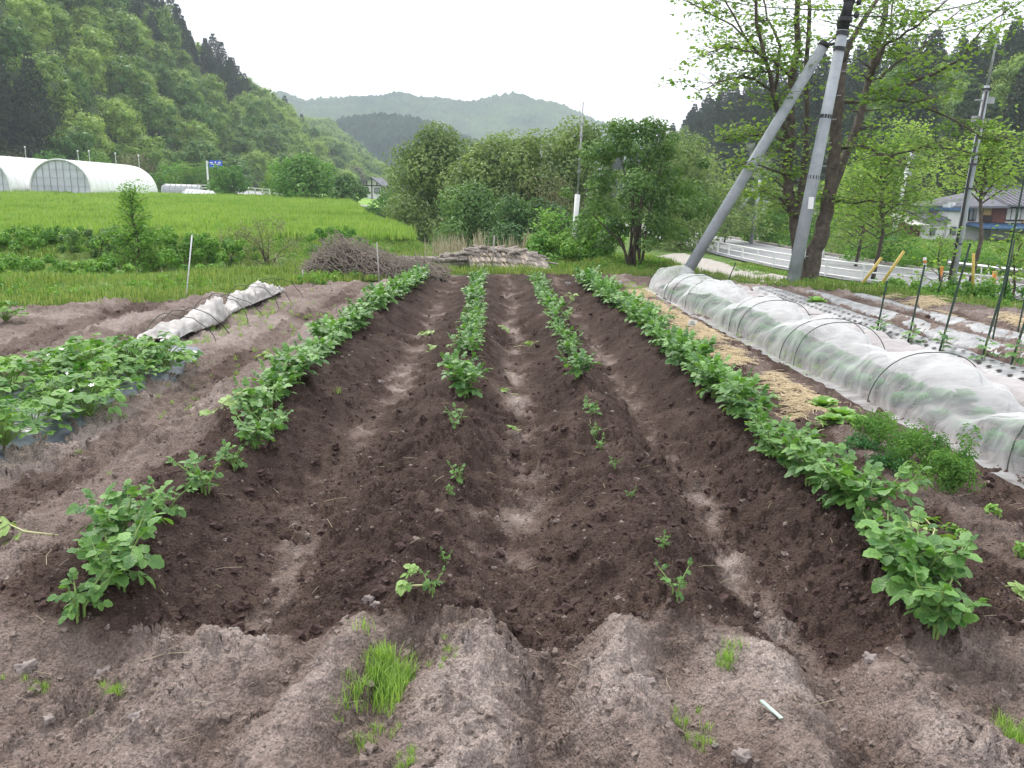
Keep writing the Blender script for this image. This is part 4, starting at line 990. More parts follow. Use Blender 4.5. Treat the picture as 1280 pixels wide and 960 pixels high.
def potato_layout(s, nst, seed):
    """returns stems (point lists) and leaf transforms; plant about 0.3 m tall at s=1"""
    R = random.Random(seed); stems = []; leaves = []
    for i in range(nst):
        a = i * 2.4 + R.uniform(-.4, .4); ln = s * R.uniform(.7, 1.0) * .27; le = R.uniform(.25, .75)
        P = [Vector((cos(a) * .015, sin(a) * .015, -.03))]
        for k in range(1, 5):
            f = k / 4; P.append(Vector((cos(a) * ln * le * f ** 1.2, sin(a) * ln * le * f ** 1.2, ln * (f - .18 * f * f) * 1.05)))
        stems.append(P)
        nl = max(3, int(6.5 * s + R.uniform(0, 2)))
        for k in range(nl):
            f = .28 + .72 * (k + .5) / nl; j = min(3, int(f * 4)); p = P[j].lerp(P[j + 1], f * 4 - j)
            la = a + k * 2.2 + R.uniform(-.5, .5)
            leaves.append((p, Euler((R.uniform(-.3, .3), R.uniform(-.75, .3) + (.25 if k < 2 else 0), la)), s * R.uniform(.8, 1.2) * (1.0 if k < nl - 1 else .85)))
        leaves.append((P[4], Euler((0, -R.uniform(.7, 1.2), a)), s * .7))
    return stems, leaves
def potato(x, y, s, label, group, nst=None, seed=0, wilt=False):
    z = soil1(x, y); t = thing('potato_plant', label, 'plant', (x, y, z + .0), random.uniform(0, 6.28), group)
    nst = nst or max(1, int(round(2 + 3.2 * s))); S, Ls = potato_layout(s, nst, seed or random.randrange(10 ** 6))
    if y > 9.2:                                              # parts too small to pick apart: one foliage mesh
        V = []; Fs = []; T = []
        for (p, r, sc_) in Ls:
            me = random.choice(LEAF); Mx = Matrix.Translation(p) @ r.to_matrix().to_4x4() @ Matrix.Scale(sc_ * .98, 4); b = len(V)
            V += [tuple(Mx @ v.co) for v in me.vertices]; Fs += [tuple(i + b for i in q.vertices) for q in me.polygons]; T += [d_.value for d_ in me.attributes['tint'].data]
        ob('foliage', make_mesh('foliage', V, Fs, T, M['potato']), t)
        return t
    for P in S:
        b = MB(); w_ = .0055 * min(1, s + .2); b.tube(P, [w_, w_, w_ * .85, w_ * .7, w_ * .5], 6, False); ob('stem', b.me('stem', M['stem'], True), t)
    for (p, r, sc_) in Ls:
        if y < 4.9:
            l = ob('leaf', RACHIS, t, p, r, sc_ * .78)
            for (sx, sa, ss) in SLOTS:
                ob('leaflet', random.choice(LEAFLET), l, (sx, 0, .002), Euler((random.uniform(-.45, .45), random.uniform(-.1, .35), sa + random.uniform(-.2, .2))), ss)
        else: ob('leaf', random.choice(LEAF), t, p, r, sc_ * .92)
    return t
def at_row(px, py, z=.08):
    d = Vector(ray(px, py)); t = (z - CAMH) / d.z; return d.x * t, d.y * t
ord_ = ['nearest', 'second', 'third', 'fourth', 'fifth', 'sixth', 'seventh', 'eighth', 'ninth', 'tenth', 'eleventh', 'twelfth', 'thirteenth', 'fourteenth', 'fifteenth', 'sixteenth', 'seventeenth', 'eighteenth', 'nineteenth', 'twentieth']
def row(near, ystart, u, step, rowname, group, s=1.0, skip=lambda y: False, y1=14.6):
    pos = []
    for (px, py, sc_) in near:
        x, y = at_row(px, py); pos.append((x, y, sc_))
    y = ystart
    while y < y1:
        if not skip(y): pos.append((u2x(u(y), y) + random.uniform(-.05, .05), y, s * random.uniform(.66, 1.0)))
        y += step * random.uniform(.85, 1.2)
    pos.sort(key=lambda p: p[1])
    for i, (x, y, sc_) in enumerate(pos):
        sz = 'small sparse' if sc_ < .55 else 'leafy' if sc_ < .95 else 'big bushy'
        if sc_ < .35: sz = 'tiny sprouting'
        n_ = len(pos)
        where = f"{ord_[i]} from the camera" if i < 20 else (f"{ord_[n_ - 1 - i]} from the far end" if 0 < n_ - 1 - i < 20 else ("the last at the far end" if n_ - 1 == i else "in the dense middle stretch"))
        potato(x, y, sc_, f'{sz} potato plant, {where}, {rowname}', group)
ua = lambda y: float(np.interp(y, [2.6, 7, 14], [-1.52, -1.56, -1.42])); ub = lambda y: float(np.interp(y, [2.6, 7, 15], [-.24, -.29, -.42])); uc = lambda y: float(np.interp(y, [2.6, 15], [.70, .62])); ud = lambda y: float(np.interp(y, [2.6, 12, 15], [1.62, 1.58, 1.45]))
row([(98, 765, .66), (150, 735, .95), (158, 695, 1.0), (208, 655, .62), (258, 618, .74), (292, 586, .5), (318, 562, .8), (338, 540, .75)], 4.85, ua, .25, 'leftmost row', 'potato plants in the leftmost row', 1.02, lambda y: False)
row([(540, 752, .3), (556, 692, .22), (563, 620, .22), (573, 602, .4), (568, 545, .3), (573, 525, .42), (583, 498, .95), (572, 478, .9)], 7.0, ub, .27, 'second row from the left', 'potato plants in the second row', .84, lambda y: False)
row([(845, 752, .42), (828, 692, .25), (788, 627, .16), (767, 590, .2), (750, 566, .28), (745, 545, .35), (741, 525, .35), (736, 510, .35), (722, 478, .8)], 7.1, uc, .27, 'third row from the left', 'potato plants in the third row', .80, lambda y: 8.6 < y < 8.8)
row([(1168, 778, .9), (1140, 742, 1.12), (1108, 706, .86), (1078, 664, 1.1), (1045, 638, 1.0), (1010, 610, 1.05), (985, 590, .9), (962, 570, .85)], 4.62, ud, .25, 'rightmost row', 'potato plants in the rightmost row', 1.08)
# pulled shoots lying wilted on the soil
def wilted(x, y, s, label, rz=None):
    z = soil1(x, y); t = thing('wilted_shoot', label, 'plant', (x, y, z + .012), random.uniform(0, 6.28) if rz is None else rz, None)
    b = MB(); P = [Vector((0, 0, 0)), Vector((.09, .02, .012)), Vector((.18, -.01, .02)), Vector((.26, .03, .05))]; b.tube([p * s for p in P], [.004, .004, .003, .002], 5); ob('stem', b.me('stem', M['wilt_stem'], True), t)
    for k in range(7):
        f = .35 + .65 * k / 6 * 1.0; p = (P[0].lerp(P[3], f)) * s; p.z = .02 + random.uniform(0, .04)
        ob('leaf', random.choice(WLEAF), t, p, Euler((random.uniform(-.6, .6), random.uniform(-.3, .5), random.uniform(-1.3, 1.3))), s * random.uniform(.65, .95))
M['wilt_stem'] = simple('limp_pale_stem', (0.4, 0.42, 0.2), (0.55, 0.55, 0.32), rough=.5)
WLEAF = [m_.copy() for m_ in LEAF[:3]]
for m_ in WLEAF: m_.materials[0] = M['wilt']
for (px, py, s, lb) in [(75, 688, 1.2, 'uprooted shoot with curling leaves left of the near left plants'), (232, 528, 1.0, 'pulled shoot lying on the path left of the left row, nearest of the two'), (255, 512, 1.0, 'pulled shoot with pale upturned leaves on the left path'), (352, 462, .9, 'wilting shoot beside the left row'),
                        (525, 432, .7, 'limp pale shoot in the first furrow, lower one'), (545, 408, .7, 'limp shoot in the first furrow, upper one'), (637, 405, .9, 'yellowing shoot in the middle furrow, farthest'), (642, 425, .8, 'yellowing shoot in the middle furrow, second from the far end'),
                        (646, 455, .8, 'pale shoot in the middle of the middle furrow'), (648, 480, .7, 'pale small shoot in the middle furrow below the others'), (652, 520, .4, 'lone green bit nearest in the middle furrow'), (1180, 690, 1.15, 'limp shoot fallen right of the near right plant'), (1225, 740, .7, 'flat shoot lying right of the nearest right plant'),
                        (1015, 540, 1.0, 'shoot drooping right of the right row'), (960, 497, 1.1, 'tangled wilted shoots behind the right row'), (1105, 632, 1.0, 'curled shoot leaning off the right row'), (538, 768, .38, 'yellow limp shoot at the foot of the second row'), (700, 372, .7, 'pale shoot right of the third row, far end'), (716, 410, .6, 'pale shoot right of the third row'),
                        (705, 398, .6, 'small pale shoot between third and fourth rows'), (405, 425, .7, 'limp shoot left of the left row, far part')]:
    x, y = at_row(px, py, .0); wilted(x, y, s * 1.25, lb)
for (px, py, lb) in [(1242, 640, 'yellow green seedling at the right edge'), (1205, 662, 'yellow seedling left of the right edge seedlings'), (1275, 690, 'small seedling cut by the right edge'), (1190, 655, 'tiny yellowish seedling by the last parsley'), (940, 400, 'seedlings near the tunnel')][:4]:
    x, y = at_row(px, py, .03); t = thing('seedling', lb, 'seedling', (x, y, soil1(x, y)), 1.0, 'seedlings right of the last potato')
    V, Fc, T = cloud([(0, 0, .03, .035)], -26, .03, pent=True); ob('leaves', mesh_np('leaves', V, Fc, M['lettuce'], {'tint': T}), t)
    b = MB(); b.tube([(0, 0, -.02), (0, 0, .04)], .003, 5); ob('stem', b.me('stem', M['stem']), t)

# ------------------------------------------------------------------ lettuces and feathery herbs
def rosette_me(m, s=.13, n=16):
    V = []; Fs = []; T = []
    for k in range(n):
        v, f, t = leaflet_me('', None, s, s * .8, .35, -.1 + .3 * (1 - k / n), .15 + .8 * k / n * random.uniform(.7, 1)); Mx = Matrix.Rotation(k * 2.4, 4, 'Z') @ Matrix.Rotation(-.35 - .75 * k / n, 4, 'Y') @ Matrix.Translation((.012, 0, 0)); b = len(V)
        V += [tuple(Mx @ Vector(q)) for q in v]; Fs += [tuple(i + b for i in q) for q in f]; T += t
    return V, Fs, T
def lettuce(px, py, s, lb):
    x, y = at_row(px, py, .03); t = thing('lettuce', lb, 'lettuce', (x, y, soil1(x, y)), random.uniform(0, 6), 'lettuces beside the straw strip')
    n = 15
    for k in range(n):
        ob('leaf', LLEAF[k % 3], t, (0, 0, .01), Euler((random.uniform(-.2, .2), -.3 - .8 * k / n, k * 2.4)), s * (1.05 - .35 * k / n))
LLEAF = []
for k in range(3):
    V, Fs, T = leaflet_me('', None, .15, .12, .35, .15 + .1 * k, .3 + .2 * k); LLEAF.append(make_mesh('leaf', V, Fs, T, M['lettuce']))
for (px, py, s, lb) in [(1030, 508, .85, 'light green lettuce farthest in the short lettuce group'), (1052, 520, .9, 'light green lettuce second from the far end of the group'), (1072, 532, .8, 'light green lettuce touching the first feathery herb'), (1040, 528, .7, 'small light lettuce on the left side of the group')]: lettuce(px, py, s, lb)
def herb(px, py, R, H, lb, m='herb', n=900):
    x, y = at_row(px, py, .02); t = thing('parsley_plant', lb, 'herb', (x, y, soil1(x, y)), random.uniform(0, 6), 'feathery herbs beside the net tunnel')
    L = [(rng.normal(0, R * .45), rng.normal(0, R * .45), H * rng.uniform(.25, .9), R * rng.uniform(.3, .55)) for _ in range(14)]
    V, Fc, T = cloud(L, -int(n / 10), .022, tintspread=.7, asp=.5, inner=.5); ob('foliage', mesh_np('foliage', V, Fc, M[m], {'tint': T}), t)
    for k in range(9):
        e = L[k]; b = MB(); b.tube([(0, 0, -.02), (e[0] * .5, e[1] * .5, e[2] * .6), e[:3]], [.003, .003, .002], 4, False); ob('stem', b.me('stem', M['stem']), t)
for a_ in [(1095, 560, .15, .2, 'first bushy parsley clump after the lettuces'), (1125, 575, .16, .22, 'second bushy parsley clump'), (1150, 592, .15, .2, 'third parsley clump, darkest one'), (1190, 612, .13, .34, 'tall feathery parsley gone up nearest the camera'), (1175, 618, .12, .2, 'low pale parsley at the near end of the group')]: herb(*a_)
for a_ in [(1075, 560, .1, .06, 'low grey green herb at the foot of the first parsley'), (1110, 588, .1, .06, 'low grey green herb at the foot of the second parsley')]: herb(*a_, m='netveg', n=400)

# ------------------------------------------------------------------ left bed with broad leaves and mulch edge
def strip_mesh(name, u0, u1, y0, y1, m, label, cat, ny=90, nx=9, lift=.02, wob=.03, rag=.06, sd=1):
    Y, T = np.meshgrid(np.linspace(y0, y1, ny), np.linspace(0, 1, nx), indexing='ij')
    U = u0 + (u1 - u0) * T + rag * fbm(Y * 1.3, T * 0 + sd, sd, 3) * np.sign(T - .5) * (np.abs(T - .5) * 2) ** 2
    X = u2x(U, Y); base = soil_h(X.ravel(), Y.ravel(), False).reshape(X.shape)
    edge = np.minimum(T, 1 - T) * 2
    Z = base + lift + .03 * sstep(0, .3, edge) + wob * fbm(X * 6, Y * 4, sd + 3, 3) - .055 * (1 - sstep(0, .12, edge))
    n = ny * nx; V = np.stack([X.ravel(), Y.ravel(), Z.ravel()], 1)
    f1 = grid_faces(ny, nx)
    o = ob(name, mesh_np(name, V, f1, m, smooth=True)); sm = o.modifiers.new('thickness', 'SOLIDIFY'); sm.thickness = .0015
    return tag(o, label, cat)
strip_mesh('mulch_sheet', -3.75, -2.66, 3.3, 7.3, M['mulch_dark'], 'grey blue mulch film showing along the edge of the broad leaved bed at the left', 'mulch film', rag=.1, sd=4, lift=.03)
def bedplant(x, y, s, lb, k):
    t = thing('broad_leaf_plant', lb, 'plant', (x, y, soil1(x, y) + .03), random.uniform(0, 6), 'leafy plants filling the left bed')
    n = 34 if s > .7 else 18
    S = []
    for i in range(n):
        a = i * 2.4; r = .16 * s * sqrt((i + .5) / n) * 1.5; h = s * (.25 - .18 * (i / n) ** 1.5) * random.uniform(.6, 1.1); p = Vector((cos(a) * r, sin(a) * r, h))
        b = MB(); b.tube([(0, 0, -.02), p * .5 + Vector((0, 0, .03)), p], [.004, .003, .002], 4, False); ob('stem', b.me('stem', M['stem']), t)
        if i % 9 == 4 and k % 3 == 0: ob('flower', FL, t, p + Vector((.02, -.02, .05)), (.4, .2, i))
        ob('leaf', BLEAF[(i + k) % 4], t, p, Euler((random.uniform(-.4, .4), random.uniform(-.45, .45), a)), s * random.uniform(.5, .9))
FL = MB()
for k in range(5):
    a = k * 1.2566; FL.add([(0, 0, 0), (cos(a - .45) * .014, sin(a - .45) * .014, .004), (cos(a) * .02, sin(a) * .02, .005), (cos(a + .45) * .014, sin(a + .45) * .014, .004)], [(0, 1, 2, 3)])
FL = FL.me('flower', M['tagwhite'])
BLEAF = []
for k in range(4):
    VV = []; FF = []; TT = []
    for (ang_, ss) in ((0, 1), (1.25, .85), (-1.25, .85)):
        v, f, t_ = leaflet_me('', None, .105, .085, .2, .3, .15 + .2 * k + random.uniform(-.08, .08)); Mx = Matrix.Rotation(ang_, 4, 'Z') @ Matrix.Rotation(random.uniform(-.3, .3), 4, 'X') @ Matrix.Scale(ss, 4); b = len(VV)
        VV += [tuple(Mx @ Vector(q)) for q in v]; FF += [tuple(i + b for i in q) for q in f]; TT += t_
    BLEAF.append(make_mesh('leaf', VV, FF, TT, M['bean']))
k = 0
for yy_, us in ((4.0, (-3.3, -2.95)), (4.35, (-3.45, -3.1, -2.8)), (4.75, (-3.6, -3.25, -2.9)), (5.15, (-3.75, -3.4, -3.05, -2.75)), (5.55, (-3.85, -3.5, -3.15, -2.85)), (5.95, (-3.9, -3.55, -3.2, -2.85)), (6.35, (-3.7, -3.35, -3.0, -2.75)), (6.75, (-3.55, -3.2, -2.9))):
    for i, u_ in enumerate(us):
        k += 1; yv = yy_ + random.uniform(-.08, .08)
        bedplant(u2x(u_ + .04, yv), yv, random.uniform(.75, 1.1) * (1.15 if yy_ > 6.6 else 1), 'broad leaved green plant %s the left bed' % {0: 'on the outer side of', 1: 'in the middle of', 2: 'on the path side of', 3: 'at the film edge of'}[i] + [' nearest the camera', ' in its near part', ' just before its centre', ' at its centre', ' just past its centre', ' in its far half', ' near its far end', ' at its far end'][int(round((yy_ - 4.0) / .393))], k)
potp = [(8, 405, .8, 'leafy plant cut by the left edge of the photo above the bed'), (-8, 415, .8, 'leafy plant just inside the left edge')]
for px, py, s, lb in potp[:1]:
    x, y = at_row(px, py, .03); bedplant(x, y, s, lb, 1)

# ------------------------------------------------------------------ collapsed white cover with hoops
def cover():
    t = thing('collapsed_row_cover', 'grubby white row cover slumped over thin hoops on the far left bed', 'row cover', (u2x(-3.25, 9.5), 9.5, soil1(u2x(-3.25, 9.5), 9.5)))
    O = t.location
    ny, nt_ = 130, 15; V = []; 
    Y = np.linspace(7.55, 12.0, ny)
    hh = np.interp(Y, [7.55, 7.9, 8.35, 8.8, 9.15, 9.45, 9.7, 10.1, 10.5, 11.0, 11.5, 12.0], [.02, .13, .10, .20, .25, .04, .05, .21, .14, .22, .13, .02])
    ww = np.interp(Y, [7.55, 7.9, 8.8, 9.3, 9.6, 10.2, 11, 12], [.42, .30, .22, .06, .10, .16, .16, .10])
    cu = np.interp(Y, [7.55, 9, 9.5, 10, 12], [-3.38, -3.22, -3.28, -3.32, -3.3])
    TH = np.linspace(-.15, pi + .15, nt_)
    Yg, Tg = np.meshgrid(Y, TH, indexing='ij'); H_, W_, Cu = np.repeat(hh[:, None], nt_, 1), np.repeat(ww[:, None], nt_, 1), np.repeat(cu[:, None], nt_, 1)
    cr = .075 * np.abs(fbm(Yg * 4 + Tg * .8, Tg * 1.6, 4, 4, .6)) + .06 * (.5 - np.abs(fbm(Yg * 7 + Tg * 2, Tg * 2.2, 6, 3)))
    X = u2x(Cu + np.cos(Tg) * (W_ / 2 + cr), Yg); Z = np.maximum(0.0, np.sin(Tg)) * H_ + cr * .9 + .012; 
    Z = Z + soil_h(X.ravel(), Yg.ravel(), False).reshape(Z.shape)
    VV = np.stack([X.ravel() - O.x, Yg.ravel() - O.y + .06 * fbm(Tg * 2, Yg * 3, 8, 2).ravel(), Z.ravel() - O.z], 1)
    o = ob('cloth', mesh_np('cloth', VV, grid_faces(ny, nt_), M['cloth'], smooth=True), t); s_ = o.modifiers.new('t', 'SOLIDIFY'); s_.thickness = .003
    for (yy, sh) in ((7.95, .2), (8.35, .3), (9.0, -.05), (9.6, .4), (10.3, .1), (10.9, .1), (11.6, .3)):
        b = MB(); P = []
        for i in range(17):
            th = pi * i / 16; xx_ = u2x(-3.2 + cos(th) * .34, yy); yq = yy - sin(th) * sh; P.append((xx_ - O.x, yq - O.y, soil1(xx_, yq) - O.z + sin(th) * .31 - .01))
        b.tube(P, .004, 5); ob('hoop', b.me('hoop', M['greenstake'], True), t)
cover()

# ------------------------------------------------------------------ net tunnels
def tunnel(name, label, C, Wd, Hh, hoops, m, y0, y1, ny=260, nt_=25, sag=.32, skirt=.16, bag=.05, sd=3, dbl=()):
    yv = np.linspace(y0, y1, ny); cy = [p[0] for p in C]; cu = [p[1] for p in C]
    t0x = float(u2x(np.interp((y0 + y1) / 2, cy, cu), (y0 + y1) / 2)); ym = (y0 + y1) / 2
    t = thing(name, label, 'row tunnel', (t0x, ym, soil1(t0x, ym))); O = t.location
    hs = np.array(sorted(hoops)); dist = np.abs(yv[:, None] - hs[None]).min(1); gap = np.interp(yv, hs, np.gradient(hs)) / 2
    sg = 1 - sag * np.clip(dist / gap, 0, 1) ** 1.15 * (0.7 + .6 * vnoise(yv * 1.3, yv * 0 + sd, sd))
    endt = np.minimum(sstep(y0 - .02, y0 + .35, yv), sstep(y1 + .02, y1 - .5, yv)) * .92 + .08
    TH = np.concatenate([[-.45, -.2], np.linspace(0, pi, nt_), [pi + .2, pi + .45]]); n2 = len(TH)
    Y, Tt = np.meshgrid(yv, TH, indexing='ij'); S_ = (sg * endt)[:, None]; uc_ = np.interp(yv, cy, cu)[:, None]
    wr = bag * fbm(Y * 2.2, Tt * 1.2, sd, 4, .55) + .018 * np.sin((Y * 7 + Tt * 2.1 + 2 * fbm(Y, Tt, sd + 2, 2)) * 2.2) * sstep(0, .6, np.sin(np.clip(Tt, 0, pi)))
    co = np.sign(np.cos(Tt)) * np.abs(np.cos(Tt)) ** .9; body = (Tt >= 0) & (Tt <= pi)
    off = np.where(Tt < 0, 1 + (-Tt) * skirt * 2.6, np.where(Tt > pi, -1 - (Tt - pi) * skirt * 2.6, co))
    wid = Wd / 2 * (1 - .12 * (1 - S_)) * (.55 + .45 * endt[:, None])
    U = uc_ + off * wid + wr * .7 * np.where(body, np.cos(Tt), 1.3)
    X = u2x(U, Y); G = soil_h(X.ravel(), Y.ravel(), False).reshape(X.shape)
    Gc = soil_h(u2x(np.interp(yv, cy, cu), yv), yv, False)[:, None]
    Z = np.where(body, Gc * (np.sin(np.clip(Tt, 0, pi))) + G * (1 - np.sin(np.clip(Tt, 0, pi))) + np.abs(np.sin(Tt)) ** .85 * Hh * S_ + wr * np.sin(np.clip(Tt, 0, pi)) + .03, G + .028 + .02 * fbm(X * 9, Y * 9, 2, 2))
    V = np.stack([X.ravel() - O.x, Y.ravel() - O.y, Z.ravel() - O.z], 1)
    ob('net', mesh_np('net', V, grid_faces(ny, n2), m, smooth=True), t)
    for hy in list(hoops) + list(dbl):
        b = MB(); P = []; cc = float(np.interp(hy, cy, cu)); tilt = random.uniform(-.12, .12)
        for i in range(25):
            th = pi * i / 24; x = u2x(cc + np.sign(cos(th)) * abs(cos(th)) ** .8 * (Wd / 2 + .02), hy); zc = soil1(x, hy) if i in (0, 24) else None
            g0 = float(soil_h(np.array([x]), np.array([hy]), False)[0])
            P.append((x - O.x, hy + tilt * sin(th) - O.y, g0 - O.z + sin(th) ** .85 * (Hh + .03) + (.0 if 0 < i < 24 else -.08)))
        b.tube(P, .0042, 6); ob('hoop', b.me('hoop', M['hoopwire'], True), t)
    return t
tunnel('net_tunnel', 'long white insect net tunnel over wire hoops with green vegetables inside', [(2.6, 3.43), (3.8, 3.40), (4.6, 3.38), (5.3, 3.33), (6.3, 3.3), (7.6, 3.2), (9.3, 3.16), (11.3, 3.06), (14.0, 2.92)], .84, .40,
       [3.1, 4.4, 6.05, 7.75, 9.4, 11.3, 12.5, 13.6], M['net'], 2.7, 14.1, dbl=(7.4, 9.1, 12.1), sag=.66, bag=.05, skirt=.24)
tunnel('grey_net_tunnel', 'lower pinkish grey net tunnel behind the white one', [(4, 4.0), (6.3, 3.93), (9, 3.86), (14, 3.68)], .5, .20, [4.4, 5.6, 6.9, 8.3, 9.7, 11.2, 12.6, 13.6], M['net2'], 4.0, 14.0, sag=.12, bag=.03, sd=9, skirt=.08)
VEG = [rosette_me(M['netveg'], .17, 20) for _ in range(3)]; VEG = [make_mesh('foliage', *v, M['netveg']) for v in VEG]
y = 3.0; i = 0; vs = []
while y < 13.9:
    for du in (-.15, .15):
        c = float(np.interp(y, [2.6, 5.3, 7.6, 9.3, 14], [3.43, 3.33, 3.2, 3.16, 2.92])); vs.append((u2x(c + du, y), y + random.uniform(-.05, .05), random.uniform(.55, .82)))
    y += .28
for (x, y, s) in vs:
    o = ob('cabbage', random.choice(VEG), None, (x, y, soil1(x, y) + .02), (0, 0, random.uniform(0, 6)), s); tag(o, 'leafy green vegetable seen dimly through the white net tunnel', 'vegetable', 'vegetables under the white net tunnel')

# ------------------------------------------------------------------ mulch beds with stakes on the right
def holes(name, uc_, w_, y0, y1, step, label):
    V = []; Fs = []; yv = y0
    while yv < y1:
        for q in (-.3, -.1, .1, .3):
            u_ = uc_ + q * w_; yq = yv + (.5 * step if int(round(q * 10)) % 2 == 0 else 0); x = u2x(u_, yq); z = soil1(x, yq) ; b = len(V)
            for k_ in range(8): 
                xx_ = x + cos(k_ * pi / 4) * .024; y2 = yq + sin(k_ * pi / 4) * .026; V.append((xx_, y2, 0))
            Fs.append(tuple(range(b, b + 8)))
        yv += step
    A = np.array(V); A[:, 2] = hfilm(A[:, 0], A[:, 1]) + .007
    me = bpy.data.meshes.new(name); me.from_pydata(A.tolist(), [], Fs); me.materials.append(M['hole']); me.update(); return me
def hfilm(x, y): return soil_h(x, y, False) + .024 + .03 + .0
s1 = strip_mesh('mulch_sheet', 4.4, 5.02, 4.6, 14.2, M['mulch'], 'pale perforated mulch film with staked seedlings beside the grey tunnel', 'mulch film', ny=160, wob=.004, sd=2)
ho = ob('planting_holes', holes('planting_holes', 4.71, .62, 4.7, 14.0, .16, ''), s1); ho['kind'] = 'stuff'
strip_mesh('mulch_sheet', 5.25, 5.72, 5.0, 14.0, M['mulch'], 'wrinkled silver mulch film, second from the tunnels', 'mulch film', ny=200, nx=13, wob=.008, lift=-.012, rag=.12, sd=5)
strip_mesh('mulch_sheet', 5.95, 6.30, 6.0, 13.6, M['mulch'], 'narrow silver mulch film, farthest to the right', 'mulch film', ny=200, nx=13, wob=.008, lift=-.012, rag=.10, sd=7)
for i, (bx_, by_, tx_, ty_, lb) in enumerate([(1094, 415, 1109, 351, 'short dark green stake, first from the left on the perforated film'), (1133, 427, 1156, 331, 'dark green stake, second from the left on the perforated film'), (1171, 440, 1213, 304, 'tall dark green stake leaning in front of the house pole'), (1223, 452, 1264, 325, 'dark green stake, fourth on the perforated film'), (1259, 460, 1292, 370, 'dark green stake nearest the right edge of the photo')]):
    x, y = at_row(bx_, by_, .06); tp = at(tx_, ty_, y + .12); z = soil1(x, y) - .15; P0 = Vector((x, y, z))
    b = MB(); b.tube([P0, tp], .011, 8); o = ob('stake', b.me('stake', M['greenstake']));
    for v in o.data.vertices: v.co -= P0
    o.location = P0; tag(o, lb, 'garden stake', 'stakes on the perforated film')
    t = thing('seedling', ['tomato seedling at the foot of the first stake', 'tomato seedling at the foot of the second stake', 'tomato seedling at the foot of the tall leaning stake', 'tomato seedling at the foot of the fourth stake', 'tomato seedling at the foot of the rightmost stake'][i], 'seedling', (x + .04, y - .03, soil1(x, y) + .05), random.uniform(0, 6), 'staked tomato seedlings')
    for k in range(7):
        ob('leaf', LEAF[k % 5], t, (0, 0, .05 + .025 * k), Euler((random.uniform(-.3, .3), random.uniform(-.5, .4), k * 2.4)), 1.1 - .08 * k)
    b = MB(); b.tube([(0, 0, -.03), (.005, 0, .12), (0, 0, .24)], [.005, .004, .002], 6); ob('stem', b.me('stem', M['stem']), t)
for (bx_, by_, tx_, ty_, lb, Y) in [(1240, 425, 1282, 215, 'very tall thin green stake on the second film', 9.3), (1272, 412, 1290, 330, 'green stake at the right edge on the far film', 9.8), (905, 352, 920, 328, 'short dark stake leaning over the far end of the net tunnel', 13.9)]:
    x, y = at_row(bx_, by_, .04); tp = at(tx_, ty_, y + .15); P0 = Vector((x, y, soil1(x, y) - .15)); b = MB(); b.tube([Vector((0, 0, 0)), tp - P0], .010, 8); tag(ob('stake', b.me('stake', M['greenstake']), loc=P0), lb, 'garden stake')
x, y = at_row(945, 366, .03); t = thing('lettuce', 'bright green lettuce alone at the far end behind the grey tunnel', 'lettuce', (u2x(4.75, 12.0), 12.0, soil1(u2x(4.75, 12.0), 12.0) + .04))
for k in range(12): ob('leaf', LLEAF[k % 3], t, (0, 0, .01), Euler((0, -.3 - .06 * k, k * 2.4)), 1.1)
# plant tags
for (px, py, w_, h_, lb, pk) in [(775, 356, .055, .055, 'small white plant tag farthest along the straw strip', 0), (806, 375, .05, .07, 'white plant tag with faint pink print on the straw strip', 1), (865, 411, .10, .08, 'tilted white plant tag nearest on the straw strip', 0), (710, 352, .09, .035, 'flat white tag at the end of the third row', 0)]:
    x, y = at_row(px, py, .03); z = soil1(x, y); t = thing('plant_tag', lb, 'plant tag', (x, y, z), random.uniform(-.2, .2))
    b = MB(); b.box((0, 0, .03 + h_ / 2), (w_, .003, h_), (0.15, 0.12, 0)); ob('plate', b.me('plate', M['tagwhite']), t)
    b = MB(); b.box((0, .003, .01), (.012, .003, .1)); ob('stem', b.me('stem', M['tagwhite']), t)
    b = MB()
    for k in range(3): b.box((0, -.0035 - .001, .03 + h_ * (.3 + .2 * k)), (w_ * (.7 - .15 * k), .001, h_ * .07), (0.15, 0.12, 0))
    ob('print', b.me('print', M['tagpink'] if pk else M['netveg']), t)
b = MB(); b.box((0, 0, 0), (.012, .085, .004), (0, 0, .0)); x, y = at_row(963, 897, .03); tag(ob('plastic_strip', b.me('plastic_strip', simple('pale_green_plastic', (.35, .5, .42), (.5, .65, .55))), loc=(x, y, soil1(x, y) + .012), rot=(0.05, .1, .45)), 'thin pale green plastic strip lying on the soil at the lower right', 'plastic strip')

